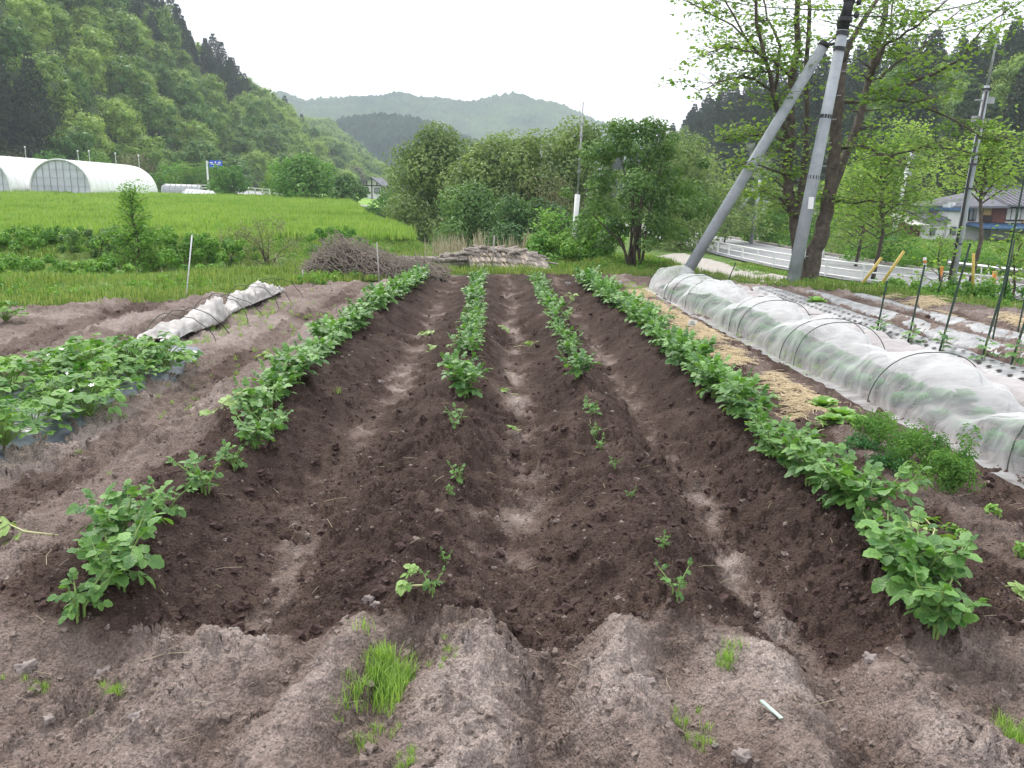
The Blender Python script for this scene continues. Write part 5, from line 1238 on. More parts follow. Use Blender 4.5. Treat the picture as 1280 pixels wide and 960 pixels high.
# ------------------------------------------------------------------ wood piles
def brush_pile():
    c = at(428, 350, 14.6); x0 = c.x; y0 = 15.2; z0 = hb1(x0, y0)
    t = thing('brushwood_pile', 'heap of dry brushwood and sticks at the left end of the wood piles', 'brushwood pile', (x0, y0, z0))
    def prof(x): return float(np.interp(x, [-.85, -.6, -.25, .1, .5, .9, 1.4, 1.9], [.05, .40, .68, .66, .50, .34, .30, .16]))
    # dark solid bulk filling the inside of the heap
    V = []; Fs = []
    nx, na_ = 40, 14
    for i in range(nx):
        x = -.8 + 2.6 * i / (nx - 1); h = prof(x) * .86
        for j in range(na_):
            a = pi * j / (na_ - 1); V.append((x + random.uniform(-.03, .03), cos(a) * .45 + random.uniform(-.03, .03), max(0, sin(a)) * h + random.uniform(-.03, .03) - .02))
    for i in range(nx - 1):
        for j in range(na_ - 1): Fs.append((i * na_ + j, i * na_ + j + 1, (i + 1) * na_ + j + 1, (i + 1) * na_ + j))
    me = bpy.data.meshes.new('inner_bulk'); me.from_pydata(V, [], Fs); me.materials.append(simple('dark_bulk', (.03, .022, .02), (.09, .07, .06), scale=12)); me.update(); ob('inner_bulk', me, t)
    sm = []
    for k in range(5):
        b = MB(); L_ = .2; P = [Vector((-L_, 0, 0))]
        for q in range(1, 6): P.append(Vector((-L_ + 2 * L_ * q / 5, random.uniform(-.05, .05), random.uniform(-.04, .04))))
        b.tube(P, [.010, .009, .008, .007, .005, .003], 5, False); sm.append(b.me('stick', [M['brush'], M['wood']][k % 2]))
    bb = MB()
    for k in range(1500):
        x = random.uniform(-.85, 1.85); h = prof(x); a = random.uniform(.05, pi - .05); y = -cos(a) * .5; z = sin(a) * h * random.uniform(.8, 1.06)
        dr = Vector((random.gauss(.7, .6), random.gauss(-.2, .35), random.gauss(-.35, .5))).normalized() * random.uniform(.06, .18)
        p = Vector((x, y, z)); bb.tube([p - dr, p + Vector((random.uniform(-.03, .03), 0, random.uniform(-.02, .03))), p + dr], [.006, .006, .003], 4, False)
    ob('twigs', bb.me('twigs', M['brush']), t)['kind'] = 'stuff'
    for k in range(70):
        x = random.uniform(-.7, 1.7); h = prof(x); a = random.uniform(.4, 2.2); ob('stick', random.choice(sm), t, (x, -cos(a) * .5, sin(a) * h), Euler((random.uniform(-.3, .3), random.uniform(.2, 1.1), random.uniform(-.6, .5))), random.uniform(.7, 1.2))
brush_pile()
def log_me(L_, r, m, halfr=False):
    b = MB(); n = 8; V = []; Fs = []
    ring = [(cos(2 * pi * k / n) * r, sin(2 * pi * k / n) * r * (.62 if halfr else 1)) for k in range(n)]
    for e in (-L_ / 2, L_ / 2):
        for (p, q) in ring: V.append((e, p * random.uniform(.85, 1.1), q * random.uniform(.85, 1.1)))
    for k in range(n): Fs.append((k, (k + 1) % n, n + (k + 1) % n, n + k))
    Fs.append(tuple(range(n - 1, -1, -1))); Fs.append(tuple(range(n, 2 * n)))
    me = bpy.data.meshes.new('log'); me.from_pydata(V, [], Fs); me.materials.append(m); me.materials.append(M['woodend'])
    me.polygons[n].material_index = 1; me.polygons[n + 1].material_index = 1; me.update(); return me
LOGS = [log_me(.62, random.uniform(.035, .055), M['wood']) for _ in range(6)]; SPLIT = [log_me(.5, random.uniform(.05, .07), M['wood'], True) for _ in range(6)]
PALE = [log_me(.5, random.uniform(.05, .07), M['woodend'], True) for _ in range(4)]
def log_pile():
    c = at(604, 338, 16.6); x0, y0 = c.x * 17.5 / 16.6, 17.5; z0 = hb1(x0, y0)
    t = thing('log_pile', 'long stack of split logs with pale slanting slabs along its right half', 'log pile', (x0, y0, z0)); t.scale = (.84, .8, .78)
    # low stacked part lying along x, then slanting slabs on both faces of a ridge, as in the photo
    for k in range(70):
        lv = k // 14; x = -1.75 + (k % 14) * .115 + random.uniform(-.03, .03)
        if lv * .1 > np.interp(x, [-1.8, -.9, -.3, .2], [.22, .3, .42, .5]): continue
        ob('log', random.choice(LOGS), t, (x, random.uniform(-.25, .15), .06 + lv * .085), Euler((random.uniform(0, 6), random.uniform(-.15, .15), random.uniform(-.35, .35))))
    for k in range(26):
        x = -.35 + 2.0 * k / 25; h = float(np.interp(x, [-.4, 0, .5, 1.2, 1.7], [.42, .52, .50, .40, .22]))
        for sgn in (-1, 1):
            if sgn > 0 and k % 2: continue
            for lvl in range(3 if h > .35 else 2):
                f = .25 + lvl * .3; ob('slab', random.choice(SPLIT + PALE), t, (x + random.uniform(-.03, .03) - .16 * (f - .5), sgn * (.42 * (1 - f) + .05), h * f + .03), Euler((0, 0, 0)) if False else Euler((random.uniform(-.3, .3), -sgn * 0 + .55 + random.uniform(-.1, .1), -sgn * -1.15 + random.uniform(-.15, .15))), random.uniform(.7, .95))
    for k in range(60):
        x = random.uniform(-.9, 1.8); h = float(np.interp(x, [-.9, -.3, 0, .5, 1.2, 1.8], [.28, .42, .52, .50, .40, .15])); ob('log', random.choice(LOGS), t, (x, random.uniform(-.2, .2), h + random.uniform(0, .05)), Euler((0, random.uniform(-.25, .25), random.uniform(-.5, .5))), random.uniform(.5, .9))
log_pile()

# ------------------------------------------------------------------ thin stakes on the bank
def stick(px0, py0, px1, py1, Y, r, m, label, cat='stake', name='stake', parts=None, cone=None, extra=.15):
    a = at(px0, py0, Y); b_ = at(px1, py1, Y); d = (b_ - a); a2 = a - d.normalized() * extra
    b = MB(); b.tube([Vector((0, 0, 0)), b_ - a2], [r, cone or r], 12); 
    if parts is None: return tag(ob(name, b.me(name, M[m], True), loc=a2), label, cat)
    t = thing(name, label, cat, a2); ob('pole', b.me('pole', M[m], True), t); return t, a2, b_
stick(233, 368, 240, 294, 11.6, .009, 'whitepaint', 'white stake standing in the grass at the left edge of the soil')
for nm, px0, py0, px1, py1, Y, r in (('thin pale stake in front of the brushwood pile', 474, 352, 471, 303, 14.2, .012), ('thin pale stake in front of the log pile', 616, 325, 618, 294, 16.3, .012), ('short pale stake at the left foot of the brushwood pile', 379, 352, 378, 337, 13.9, .012)):
    stick(px0, py0, px1, py1, Y, r, 'barkpale', nm)

# ------------------------------------------------------------------ utility poles
def leaning_poles():
    t, a, b_ = stick(991, 352, 1054, 38, 15.6, .13, 'concrete', 'upright grey concrete pole leaning right with a dark wrapped top', 'utility pole', 'utility_pole', True, .095, .4)
    d = (b_ - a).normalized()
    o = MB(); e = b_ - a; o.tube([e, e + d * .95], [.095, .085], 12); ob('upper_pole', o.me('upper_pole', M['dark_metal'], True), t)
    for k, (s, r) in enumerate(((-2.6, .112), (-1.5, .107), (-.32, .112), (-.05, .115), (.18, .125), (.52, .105))):
        q = MB(); q.tube([e + d * (s - .035), e + d * (s + .035)], r, 14); ob('band', q.me('band', M['dark_metal']), t)
    for k in range(3):
        q = MB(); c = e + d * (.25 + .22 * k) + Vector((.16, -.06, 0)); q.tube([c - d * .05, c, c + d * .06], [.03, .05, .03], 8); q.tube([c, e + d * (.25 + .22 * k)], .012, 5); ob('insulator', q.me('insulator', M['dark_metal'], True), t)
    q = MB(); q.box(d * 1.9 + Vector((0, -.125, 0)), (.10, .012, .22)); ob('number_plate', q.me('number_plate', M['tagwhite']), t)
    q = MB()
    for k in range(9):
        s = .9 + k * .42; p = d * s; q.tube([p + Vector((.10, -.06, 0)), p + Vector((.16, -.11, 0))], .008, 5)
    ob('step_bolts', q.me('step_bolts', M['steel']), t)
    t2, a2, b2 = stick(860, 338, 1030, 56, 16.4, .118, 'concrete', 'diagonal grey concrete brace pole propping the utility pole', 'brace pole', 'brace_pole', True, .10, .4)
    d2 = (b2 - a2).normalized(); q = MB(); e2 = b2 - a2; q.tube([e2 - d2 * .05, e2 + d2 * .04], [.11, .105], 12); ob('cap', q.me('cap', M['dark_metal'], True), t2)
    q = MB(); q.tube([e2 - d2 * .02, e2 + Vector((.30, -.45, .0)), (at(1046, 60, 15.7) - a2)], .028, 6); ob('coupling', q.me('coupling', M['dark_metal']), t2)
    return a, b_
pa, pb_ = leaning_poles()
def far_pole(px0, py0, px1, py1, Y, r, label, m='concrete', bits=3, arm=True):
    t, a, b_ = stick(px0, py0, px1, py1, Y, r, m, label, 'utility pole', 'utility_pole', True, r * .7, .3); d = (b_ - a); L_ = d.length; d.normalize()
    for k in range(bits):
        q = MB(); p = d * (L_ * (.93 - .09 * k)); q.box(p + Vector((-.12 if k % 2 else .12, 0, 0)) * (r / .1), (r * 2.2, r * 1.2, r * 1.6)); q.tube([p + Vector((-r * 2.5, 0, 0)), p + Vector((r * 2.5, 0, 0))], r * .25, 5); ob('bracket', q.me('bracket', M['steel']), t)
    return t, a, b_
tp, a, b_ = far_pole(1191, 345, 1234, 107, 22, .10, 'slender pole with dark cables and a thin rod on top in front of the farmhouse', bits=2)
d = (b_ - a); q = MB(); q.tube([d, d + (at(1254, 12, 22) - b_)], [.035, .02], 8); ob('top_rod', q.me('top_rod', M['steel'], True), tp)
q = MB(); q.tube([Vector((-.13, -.1, .2)), d * .35 + Vector((-.10, -.12, 0)), d * .55 + Vector((-.11, -.12, 0)), d * .97 + Vector((-.06, -.12, 0))], .035, 8); ob('cable_pipe', q.me('cable_pipe', M['dark_metal'], True), tp)
for f_ in (.22, .5, .62, .8, .98):
    q = MB(); q.tube([d * f_, d * (f_ + .006)], .13, 12); ob('band', q.me('band', M['dark_metal']), tp)
tp, a, b_ = far_pole(1117, 292, 1138, 188, 40, .13, 'thin pale pole with small brackets between the tall trees left of the red shed', m='whitepaint', bits=3)
t718, a, b_ = stick(716, 318, 722, 243, 21.5, .055, 'whitepaint', 'slim pole with a white lower sleeve and thin dark top left of the dark shrub', 'pole', 'slim_pole', True, .07, .3)
q = MB(); q.tube([b_ - a, at(729, 127, 21.5) - a], [.028, .022], 8); ob('upper_rod', q.me('upper_rod', M['steel'], True), t718)
for k in range(5):
    q = MB(); p = (b_ - a).lerp(at(729, 127, 21.5) - a, .25 + .13 * k); q.box(p, (.09, .06, .05)); ob('bracket', q.me('bracket', M['steel']), t718)
far_pole(939, 302, 950, 225, 50, .12, 'far small pole left of the pair beyond the road', bits=2)
far_pole(953, 298, 955, 248, 54, .10, 'far short pole right of the pair beyond the road', bits=1)
stick(905, 292, 944, 234, 51, .09, 'concrete', 'thin slanting stay pole propping the far small pole', 'brace pole', 'stay_pole')
# wires
def wire(a, b, sag, r, label):
    P = [Vector(a).lerp(Vector(b), i / 14) - Vector((0, 0, sag * 4 * (i / 14) * (1 - i / 14))) for i in range(15)]
    q = MB(); q.tube([p - P[0] for p in P], r, 5); tag(ob('wire', q.me('wire', M['dark_metal']), loc=P[0]), label, 'wire')
wire(at(1056, 30, 15.7), at(1256, 8, 22), .4, .014, 'cable from the leaning pole to the rod of the slender pole')
wire(at(1054, 40, 15.6), at(888, 108, 40), .6, .014, 'thin cable running left and away from the leaning pole')
wire(at(1060, 12, 15.75), at(760, -60, 30), .5, .012, 'upper cable leaving the leaning pole towards the left')
wire(at(1062, 20, 15.7), at(1330, -40, 20), .3, .012, 'cable from the leaning pole out of the upper right corner')
wire(at(1234, 108, 22), at(1137, 190, 40), .5, .014, 'drooping cable between the slender pole and the thin pale pole')

# yellow guy guards, orange markers, delineators
for (a0, b0, Y, lb, m_, r) in [((1076, 357), (1102, 322), 18, 'faded yellow guy guard leaning right, left of the pair', 'yellow', .032), ((1104, 352), (1130, 314), 17.5, 'brighter yellow guy guard leaning right, right of the pair', 'yellow', .032), ((1097, 362), (1103, 352), 17.4, 'short yellow stub below the brighter guard', 'yellow', .032), ((1216, 362), (1217, 317), 18.5, 'upright yellow post right of the slender pole', 'yellow', .032),
                             ((1241, 360), (1244, 339), 20, 'short faded orange marker right of the yellow post', 'orange', .05), ((1176, 352), (1177, 333), 22, 'short orange marker left of the slender pole', 'orange', .05), ((1226, 362), (1227, 335), 19, 'white thin rod right of the yellow post', 'whitepaint', .015), ((1236, 362), (1236, 336), 19, 'second white thin rod right of the yellow post', 'whitepaint', .015),
                             ((1168, 380), (1180, 340), 17, 'dark thin prop leaning near the young tree', 'greenstake', .015), ((1255, 372), (1268, 300), 15.5, 'dark thin prop by the right edge young tree', 'greenstake', .015)]:
    stick(a0[0], a0[1], b0[0], b0[1], Y, r, m_, lb, 'guy guard' if m_ == 'yellow' else 'marker' if m_ != 'greenstake' else 'prop', 'guy_guard' if m_ == 'yellow' else 'marker_post')
for (px, py0, py1, Y, lb) in [(947, 306, 291, 52, 'white road delineator with orange band left of the trunks'), (1029, 322, 302, 34, 'white road delineator with orange band right of the trunks'), (1156, 340, 322, 27, 'white road delineator with yellow band left of the slender pole')]:
    t, a, b_ = stick(px, py0, px, py1, Y, .05, 'whitepaint', lb, 'road marker', 'delineator', True); d = b_ - a; q = MB(); q.tube([d * .72, d * .86], .056, 10); ob('band', q.me('band', M['orange']), t)

# ------------------------------------------------------------------ guard rails
def rail(label, pts, zf, post_gap=2.0, h=.75, nr=3, m='whitepaint', name='guard_rail', cols=(.78, .45, .12), pr=.05, rr=.032, grp=None):
    P = [Vector((x, y, zf(x, y))) for x, y in pts]; t = thing(name, label, 'guard rail', P[0], 0, grp); L = [0]
    for i in range(1, len(P)): L.append(L[-1] + (P[i] - P[i - 1]).length)
    def at_l(s):
        i = max(0, min(len(L) - 2, int(np.searchsorted(L, s)) - 1)); f = (s - L[i]) / (L[i + 1] - L[i]); return P[i].lerp(P[i + 1], f)
    n = int(L[-1] / post_gap); pm = MB(); pm.tube([(0, 0, -.2), (0, 0, h)], pr, 8); pm = pm.me('post', M[m])
    for k in range(n + 1): ob('post', pm, t, at_l(k * post_gap) - P[0])
    for c in cols:
        q = MB(); q.tube([at_l(k * post_gap) - P[0] + Vector((0, 0, c * h / .78)) for k in range(n + 1)], rr, 6); ob('rail', q.me('rail', M[m]), t)
ry_ = [22 + 2 * k for k in range(31)]
rail('white pipe guard rail along the near side of the road', [(float(road_x(y)) + .05, y) for y in ry_], lambda x, y: -1.0, 1.9, .58)
rail('grey guard rail along the road at the right edge', [(float(road_x(y)) + 5.9, y) for y in [14 + 2 * k for k in range(10)]], lambda x, y: -.95, 2.4, .5, m='steel', cols=(.6,), rr=.07)
lr = [at(px, py, Y) for px, py, Y in ((205, 241, 104), (262, 240, 100), (300, 243, 96), (340, 247, 88), (382, 254, 80), (425, 262, 72))]
rail('white guard rail along the far road behind the hay field', [(p.x, p.y) for p in lr], lambda x, y: float(np.interp(y, [p.y for p in lr[::-1]], [p.z for p in lr[::-1]])), 2.2, .9, cols=(.72, .45), rr=.04, pr=.07)
# far road strip behind it
V = []; Fs = []
for p in lr: V += [(p.x + .3, p.y + .6, p.z + .02), (p.x + 1.5, p.y + 6.5, p.z + .3)]
for i in range(len(lr) - 1): Fs.append((2 * i, 2 * i + 2, 2 * i + 3, 2 * i + 1))
me = bpy.data.meshes.new('far_road'); me.from_pydata(V, [], Fs); me.materials.append(M['asphalt']); me.update(); tag(ob('far_road', me), kind='structure')
V = []; Fs = []
for p in lr: V += [(p.x, p.y - 5, hb1(p.x, p.y - 5) - .1), (p.x, p.y + .3, p.z + .01), (p.x + 3, p.y + 8, p.z + .2), (p.x + 5, p.y + 26, p.z + .2)]
for i in range(len(lr) - 1):
    for j in (0, 1, 2): Fs.append((4 * i + j, 4 * i + 4 + j, 4 * i + 5 + j, 4 * i + 1 + j))
me = bpy.data.meshes.new('road_embankment'); me.from_pydata(V, [], Fs); me.materials.append(M['rice']); me.update(); tag(ob('road_embankment', me), kind='structure')

# ------------------------------------------------------------------ greenhouses
def greenhouse(label, pc, pr_, L_, H, yaw, bars=9):
    """pc: world left-bottom and right-bottom corners of the near end"""
    A, B = pc; W = (B - A).length; t = thing('greenhouse', label, 'greenhouse', A.lerp(B, .5), atan2(B.y - A.y, B.x - A.x)); na_ = 26; ny = 30
    ax = Vector((sin(yaw), cos(yaw), 0)); V = []; Fs = []
    def cs(a, rr=1): return Vector((-cos(a) * W / 2 * rr * (1 if abs(cos(a)) < 1 else 1), 0, (abs(sin(a)) ** .82) * H * rr))
    for j in range(ny + 1):
        rr = 1 if j < ny - 5 else cos((j - ny + 5) / 5.5 * 1.35)
        for i in range(na_ + 1):
            p = cs(pi * i / na_); w_ = .02 * sin(j * 2.1 + i); V.append((p.x * (rr if rr == 1 else (.55 + .45 * rr)), L_ * j / ny, p.z * (rr if rr == 1 else rr ** .55) + w_))
    for j in range(ny):
        for i in range(na_): b = j * (na_ + 1) + i; Fs.append((b, b + 1, b + na_ + 2, b + na_ + 1))
    me = bpy.data.meshes.new('film_cover'); me.from_pydata(V, [], Fs); me.materials.append(M['plastic_film']); me.polygons.foreach_set('use_smooth', [True] * len(Fs)); me.update(); o = ob('film_cover', me, t); s_ = o.modifiers.new('t', 'SOLIDIFY'); s_.thickness = .03
    n = na_; V = [tuple(cs(pi * i / n) + Vector((0, .12, 0))) for i in range(n + 1)]; me = bpy.data.meshes.new('end_wall'); me.from_pydata(V, [], [tuple(range(n + 1))]); me.materials.append(M['end_film']); me.update(); ob('end_wall', me, t)
    for k in range(1, bars):
        x = -W / 2 + W * k / bars; a = math.acos(max(-1, min(1, -2 * x / W))); z = abs(sin(a)) ** .82 * H; q = MB(); q.box((x, .07, z / 2), (.03, .05, z)); ob('end_bar', q.me('end_bar', M['steel']), t)
    for k in range(1, 4):
        z = H * k / 4.2; a = math.asin(min(1, (z / H) ** (1 / .82))); hw = cos(a) * W / 2; q = MB(); q.box((0, .045, z), (2 * hw, .03, .025)); ob('cross_bar', q.me('cross_bar', M['steel']), t)
    q = MB(); q.tube([tuple(cs(pi * i / n) + Vector((0, -.02, 0))) for i in range(n + 1)], .07, 6); ob('end_arch', q.me('end_arch', M['whitepaint']), t)
    for k in range(1, 12):
        q = MB(); yy_ = L_ * .82 * k / 12; q.tube([tuple(cs(pi * i / n, 1.004) + Vector((0, yy_, 0))) for i in range(n + 1)], .018, 5); ob('hoop_rib', q.me('hoop_rib', M['whitepaint']), t)
A = at(38, 239, 74); B = at(115, 241.5, 74); z_ = min(A.z, B.z); A.z = B.z = z_ - .15
greenhouse('large white arched plastic greenhouse with a gridded end wall', (A, B), None, 15.5, 3.05, 0)
A2 = Vector((A.x - 6.9, 72, A.z)); B2 = Vector((A.x - .5, 72, A.z)); greenhouse('second white plastic greenhouse cut by the left edge of the photo', (A2, B2), None, 16, 3.3, 0)
def low_tunnel(label, p0, p1, r, h, m):
    t = thing('low_tunnel', label, 'low tunnel', p0); q = MB(); d = p1 - p0; nrm = Vector((-d.y, d.x, 0)).normalized(); V = []; Fs = []; na_ = 10
    for j in (0, .08, .92, 1):
        s = 1 if 0 < j < 1 else .85
        for i in range(na_ + 1): a = pi * i / na_; V.append(tuple(d * j + nrm * cos(a) * r * s + Vector((0, 0, sin(a) * h * s - .05))))
    for j in range(3):
        for i in range(na_): b = j * (na_ + 1) + i; Fs.append((b, b + 1, b + na_ + 2, b + na_ + 1))
    Fs += [tuple(range(na_, -1, -1)), tuple(range(3 * (na_ + 1), 4 * (na_ + 1)))]
    me = bpy.data.meshes.new('film_cover'); me.from_pydata(V, [], Fs); me.materials.append(M[m]); me.update(); ob('film_cover', me, t)
    for k in range(7):
        q = MB(); q.tube([tuple(d * (.08 + .84 * k / 6) + nrm * cos(pi * i / 12) * (r * 1.01) + Vector((0, 0, sin(pi * i / 12) * h * 1.02 - .05))) for i in range(13)], .04, 5); ob('hoop_rib', q.me('hoop_rib', M['steel']), t)
low_tunnel('small low white tunnel right of the greenhouse', at(232, 246, 86), at(268, 249, 84), .6, .85, 'plastic_film')
low_tunnel('long silvery low tunnel behind the small one', at(204, 240, 98), at(252, 241.5, 98), .7, 1.0, 'steel')
# blue direction sign
p0 = at(260, 226, 101); p1 = at(260, 201, 101); t = thing('road_sign', 'blue direction sign with white marks on a single pole behind the hay field', 'road sign', (p0.x, p0.y, p0.z - 2.5))
q = MB(); q.tube([(0, 0, 0), (0, 0, p1.z - p0.z + 2.5)], .11, 8); q.tube([(0, 0, p1.z - p0.z + 2.3), (1.2, 0, p1.z - p0.z + 2.3)], .05, 6); ob('pole', q.me('pole', M['whitepaint']), t)
c = at(270, 205.5, 101) - Vector((p0.x, p0.y, p0.z - 2.5)); q = MB(); q.box((c.x, -.1, c.z), (1.55, .06, .95)); ob('panel', q.me('panel', M['sign_blue']), t)
q = MB()
for (x, z, w_, h_, r) in [(0, -.05, .1, .6, 0), (-.25, .0, .45, .09, .25), (.27, .02, .4, .09, -.3), (0, .28, .2, .1, 0), (-.48, .2, .3, .12, 0), (-.5, .04, .22, .1, 0), (.5, .24, .34, .12, 0), (.52, .06, .2, .1, 0), (-.1, -.33, .3, .08, 0)]: q.box((c.x + x, -.145, c.z + z), (w_, .02, h_), (0, r, 0))
ob('white_marks', q.me('white_marks', M['whitepaint']), t)
for (px, py, lb) in ((97, 189, 'small round mirror lamp above the first greenhouse roof'), (111, 189, 'second small white lamp above the greenhouse roof'), (144, 192, 'white roadside lamp post behind the middle of the greenhouse'), (173, 195, 'white roadside lamp post near the greenhouse end'), (31, 184, 'white lamp post at the far left above the greenhouse')):
    p = at(px, py, 100); t = thing('lamp_post', lb, 'lamp post', (p.x, p.y, .5)); h = p.z - .5; q = MB(); q.tube([(0, 0, 0), (0, 0, h)], .03, 6); ob('pole', q.me('pole', M['whitepaint']), t)
    q = MB(); q.tube([(0, -.1, h), (0, 0, h + .02), (0, .1, h)], [.05, .12, .05], 10); ob('lamp_head', q.me('lamp_head', M['whitepaint']), t)

# ------------------------------------------------------------------ houses
def plank_roof(parent, x0, x1, y0, y1, z0, z1, m='rooftile', rows=9, nm='roof'):
    q = MB(); n = rows
    s = Vector((0, y1 - y0, z1 - z0)); ln = s.length; ang_ = atan2(z1 - z0, y1 - y0)
    q.box(((x0 + x1) / 2, (y0 + y1) / 2, (z0 + z1) / 2), (x1 - x0, ln, .12), (ang_, 0, 0)); o = ob(nm, q.me(nm, M[m]), parent)
    g = MB(); k = x0 + .15
    while k < x1: 
        g.box((k, (y0 + y1) / 2 - sin(ang_) * .08, (z0 + z1) / 2 + cos(ang_) * .09), (.09, ln, .07), (ang_, 0, 0)); k += .42
    w2 = ob('tile_ribs', g.me('tile_ribs', M[m]), o); w2['kind'] = 'stuff'; return o
def right_house():
    Y = 62; p = at(1205, 306, Y); k = Y / F; ox, oz = p.x, p.z
    t = thing('farmhouse', 'two storey farmhouse with grey roof, ochre and rust red upper wall and blue lower eave', 'house', (ox, Y, oz))
    def X(px): return at(px, 280, Y).x - ox
    def Z(py, px=1240): return at(px, py, Y).z - oz
    def bx(nm, px0, px1, py0, py1, dep, m, yo=0, par=None):
        q = MB(); x0, x1 = X(px0), X(px1); z1, z0 = Z(py0, (px0 + px1) / 2), Z(py1, (px0 + px1) / 2); q.box(((x0 + x1) / 2, yo + dep / 2, (z0 + z1) / 2), (x1 - x0, dep, z1 - z0)); return ob(nm, q.me(nm, M[m]), par or t)
    bx('upper_wall', 1206, 1370, 254, 282, 7, 'plaster', 0)
    bx('ochre_panel', 1226, 1238, 255, 279, .1, 'ochre', -.12); bx('rust_panel', 1236, 1254, 257, 279, .14, 'rust', -.17); bx('dark_base', 1224, 1238, 269, 279, .12, 'darkwood', -.2)
    bx('ochre_panel', 1277, 1300, 255, 279, .1, 'ochre', -.12)
    for a_, b2 in ((1208, 1218), (1254, 1278), (1302, 1326), (1334, 1358)):
        w1 = bx('window', a_, b2, 259, 276, .1, 'darkwood', -.14)
        n = 2 if b2 - a_ < 15 else 4
        for i in range(n):
            c0 = a_ + (b2 - a_) * i / n + .6; c1 = a_ + (b2 - a_) * (i + 1) / n - .6; bx('pane', c0, c1, 260.5, 274.5, .05, 'glass' if a_ == 1208 else 'curtain', -.2, w1)
    bx('ledge', 1206, 1370, 279, 281, .6, 'darkwood', -.55)
    x0, x1 = X(1196), X(1390); plank_roof(t, x0 + 3.0, x1, -1.1, 3.5, Z(257), Z(234)); plank_roof(t, x0 + 3.0, x1, 8.1, 3.6, Z(257), Z(234))
    q = MB(); q.box(((x0 + x1) / 2 + 1.5, 3.55, Z(234) + .1), (x1 - x0 - 3, .4, .3)); ob('roof_ridge', q.me('roof_ridge', M['rooftile']), t)
    # hipped left slope
    xe = x0 - .2; xr = x0 + 3.2; z0_, z1_ = Z(257), Z(236); me = bpy.data.meshes.new('hip_roof')
    V = [(xe, -1.1, z0_ - .1), (xr, -1.1, z0_), (xr, 3.5, z1_), (xe, 8.1, z0_ - .1), (xr, 8.1, z0_), (xe, -1.1, z0_ - .25), (xe, 8.1, z0_ - .25), (xr, -1.1, z0_ - .15), (xr, 8.1, z0_ - .15)]
    me.from_pydata(V, [], [(0, 1, 2), (0, 2, 3), (3, 2, 4), (0, 3, 6, 5), (0, 5, 7, 1)]); me.materials.append(M['rooftile']); me.update(); ob('hip_roof', me, t)
    lo = plank_roof(t, X(1202), X(1380), -3.0, -.2, Z(284), Z(280), m='blueroof', nm='lower_roof')
    bx('lower_wall', 1204, 1370, 284, 312, 7, 'plaster', -.2)
    for a_, b2 in ((1226, 1246), (1262, 1290)):
        w1 = bx('window', a_, b2, 286, 300, .1, 'darkwood', -.34); bx('pane', a_ + .8, (a_ + b2) / 2 - .4, 287, 299, .05, 'glass', -.4, w1); bx('pane', (a_ + b2) / 2 + .4, b2 - .8, 287, 299, .05, 'curtain', -.4, w1)
    bx('wall_unit', 1203, 1211, 299, 307, .5, 'plaster', -.8)
    # annex as its own building
    t2 = thing('annex', 'white flat roofed annex with blue roof edge joined to a small grey roofed wing', 'outbuilding', (ox, Y, oz))
    def b3(nm, px0, px1, py0, py1, dep, m, yo=0, par=None): o = bx(nm, px0, px1, py0, py1, dep, m, yo, par or t2); return o
    b3('wall', 1180, 1204, 264, 303, 5, 'plaster', -.5); e = b3('blue_roof', 1177, 1206, 259.5, 263.5, 5.6, 'blueroof', -.8)
    w1 = b3('window', 1184, 1191, 283, 293, .1, 'darkwood', -.62); b3('pane', 1184.8, 1190.2, 284, 292, .05, 'glass', -.68, w1)
    b3('water_tank', 1186.5, 1190, 255, 259.4, .8, 'whitepaint', .5); b3('water_tank', 1192, 1195.5, 253, 259.4, .8, 'whitepaint', .5)
    b3('wing_wall', 1150, 1180, 277, 306, 5, 'plaster', -.3); x0, x1 = X(1147), X(1180.5); plank_roof(t2, x0, x1, -.9, 2.2, Z(275, 1160), Z(265, 1160)); w1 = b3('window', 1161, 1167, 285, 294, .1, 'darkwood', -.42); b3('pane', 1161.8, 1166.2, 286, 293, .05, 'glass', -.48, w1)
    t3 = thing('red_shed', 'rust red boarded shed with a pale sloping roof left of the white annex', 'shed', (X(1143) + ox, Y - 1, oz))
    off = Vector((X(1143), -1, 0))
    for k in range(9):
        q = MB(); xx_ = X(1135) + (X(1149) - X(1135)) * k / 8.0; q.box((xx_ - off.x, .9, (Z(300, 1140) + Z(278, 1140)) / 2), (.098, .08 + .03 * (k % 2), Z(278, 1140) - Z(300, 1140))); ob('board', q.me('board', M['rust']), t3)
    q = MB(); q.box((X(1142) - off.x, 2.5, (Z(300, 1140) + Z(278, 1140)) / 2), (X(1149) - X(1135), 3, Z(278, 1140) - Z(300, 1140))); ob('wall', q.me('wall', M['rust']), t3)
    q = MB(); q.box((X(1143) - off.x, 2.0, Z(275, 1140)), (X(1152) - X(1131), 4.4, .12), (.18, 0, 0)); ob('roof', q.me('roof', M['curtain']), t3)
right_house()
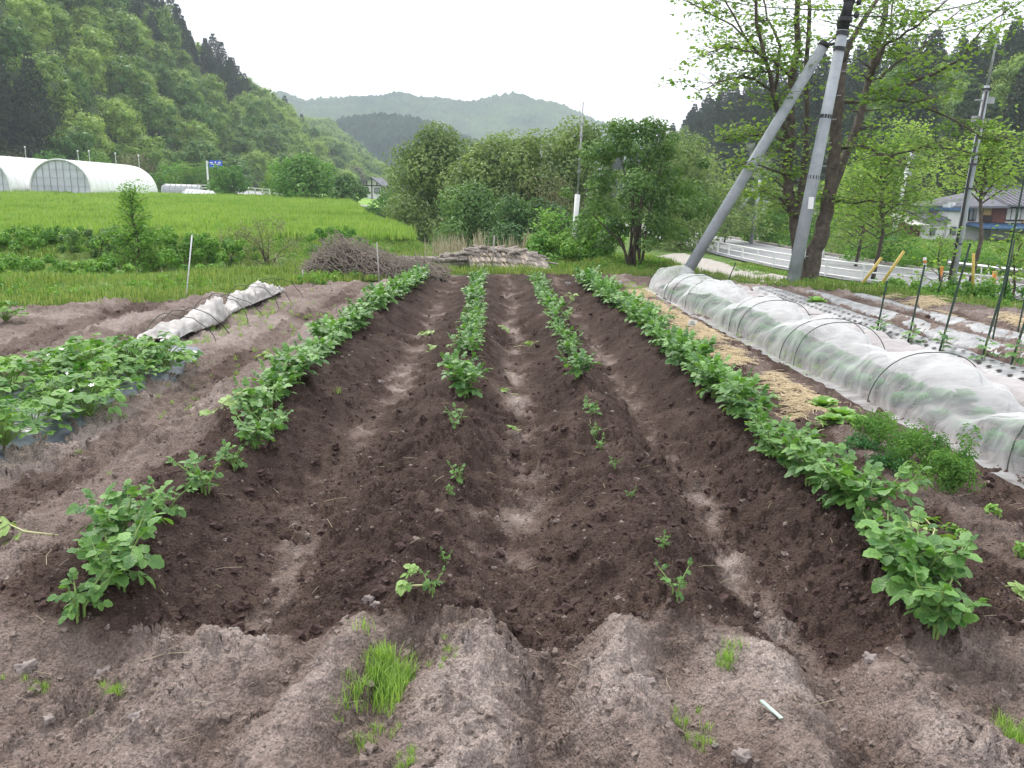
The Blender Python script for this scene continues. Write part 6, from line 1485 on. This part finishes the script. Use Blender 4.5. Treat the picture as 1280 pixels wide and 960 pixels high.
def left_house():
    Y = 108; p = at(465, 250, Y); t = thing('half_timbered_house', 'small white gabled house with dark timbers and grey roof beyond the hay field', 'house', (p.x, Y, p.z - 1)); ox, oz = p.x, p.z - 1
    def X(px): return at(px, 240, Y).x - ox
    def Z(py, px=465): return at(px, py, Y).z - oz
    zl, za = Z(232), Z(222); x0, xm, x1 = X(452), X(465), X(478)
    me = bpy.data.meshes.new('gable_wall'); V = [(x0, 0, 0), (x1, 0, 0), (x1, 0, zl), (xm, 0, za), (x0, 0, zl)]; V += [(a, 8, c) for a, _, c in V]
    me.from_pydata(V, [], [(0, 1, 2, 3, 4), (9, 8, 7, 6, 5), (1, 6, 7, 2), (0, 4, 9, 5)]); me.materials.append(M['plaster']); me.update(); o = ob('wall', me, t)
    for (a, b2, c, d_) in ((x0, zl, x1, zl), (x0 + .1, 0, x0 + .1, zl), (x1 - .1, 0, x1 - .1, zl), (xm, 0, xm, za - .1), (x0 + .7, zl, x0 + .7, zl + .45), (x1 - .7, zl, x1 - .7, zl + .45)):
        q = MB(); q.box(((a + c) / 2, -.06, (b2 + d_) / 2), (abs(c - a) + .12, .1, abs(d_ - b2) + .12)); ob('timber', q.me('timber', M['darkwood']), t)
    for sgn, xe in ((-1, x0 - .5), (1, x1 + .5)):
        me = bpy.data.meshes.new('roof'); ze = zl - .3; V = [(xe, -.6, ze), (xm, -.6, za + .1), (xm, 9, za + .1), (xe, 9, ze)]; V += [(a, b_, c - .14) for a, b_, c in V]
        me.from_pydata(V, [], [(0, 1, 2, 3), (4, 7, 6, 5), (0, 4, 5, 1), (0, 3, 7, 4), (3, 2, 6, 7)]); me.materials.append(M['rooftile']); me.update(); ob('roof', me, t)
    for a, b2 in ((X(455), X(461)), (X(468), X(475))):
        q = MB(); q.box(((a + b2) / 2, -.08, Z(238)), (b2 - a, .1, .7)); w1 = ob('window', q.me('window', M['darkwood']), t); q = MB(); q.box(((a + b2) / 2, -.15, Z(238)), (b2 - a - .15, .05, .55)); ob('pane', q.me('pane', M['glass']), w1)
left_house()

# ------------------------------------------------------------------ haze
def haze_build(n, o):
    v = N(n, "ShaderNodeVolumePrincipled"); v.inputs['Color'].default_value = (0.78, 0.87, 1.0, 1); v.inputs['Density'].default_value = HAZE
    v.inputs['Anisotropy'].default_value = 0.0; n.links.new(v.outputs[0], o.inputs['Volume'])
HAZE = 0.00058
b = MB(); b.box((0, 0, 145), (3100, 3100, 330))
hz = ob('haze', b.me('haze', mat('haze', haze_build))); tag(hz, kind='stuff')
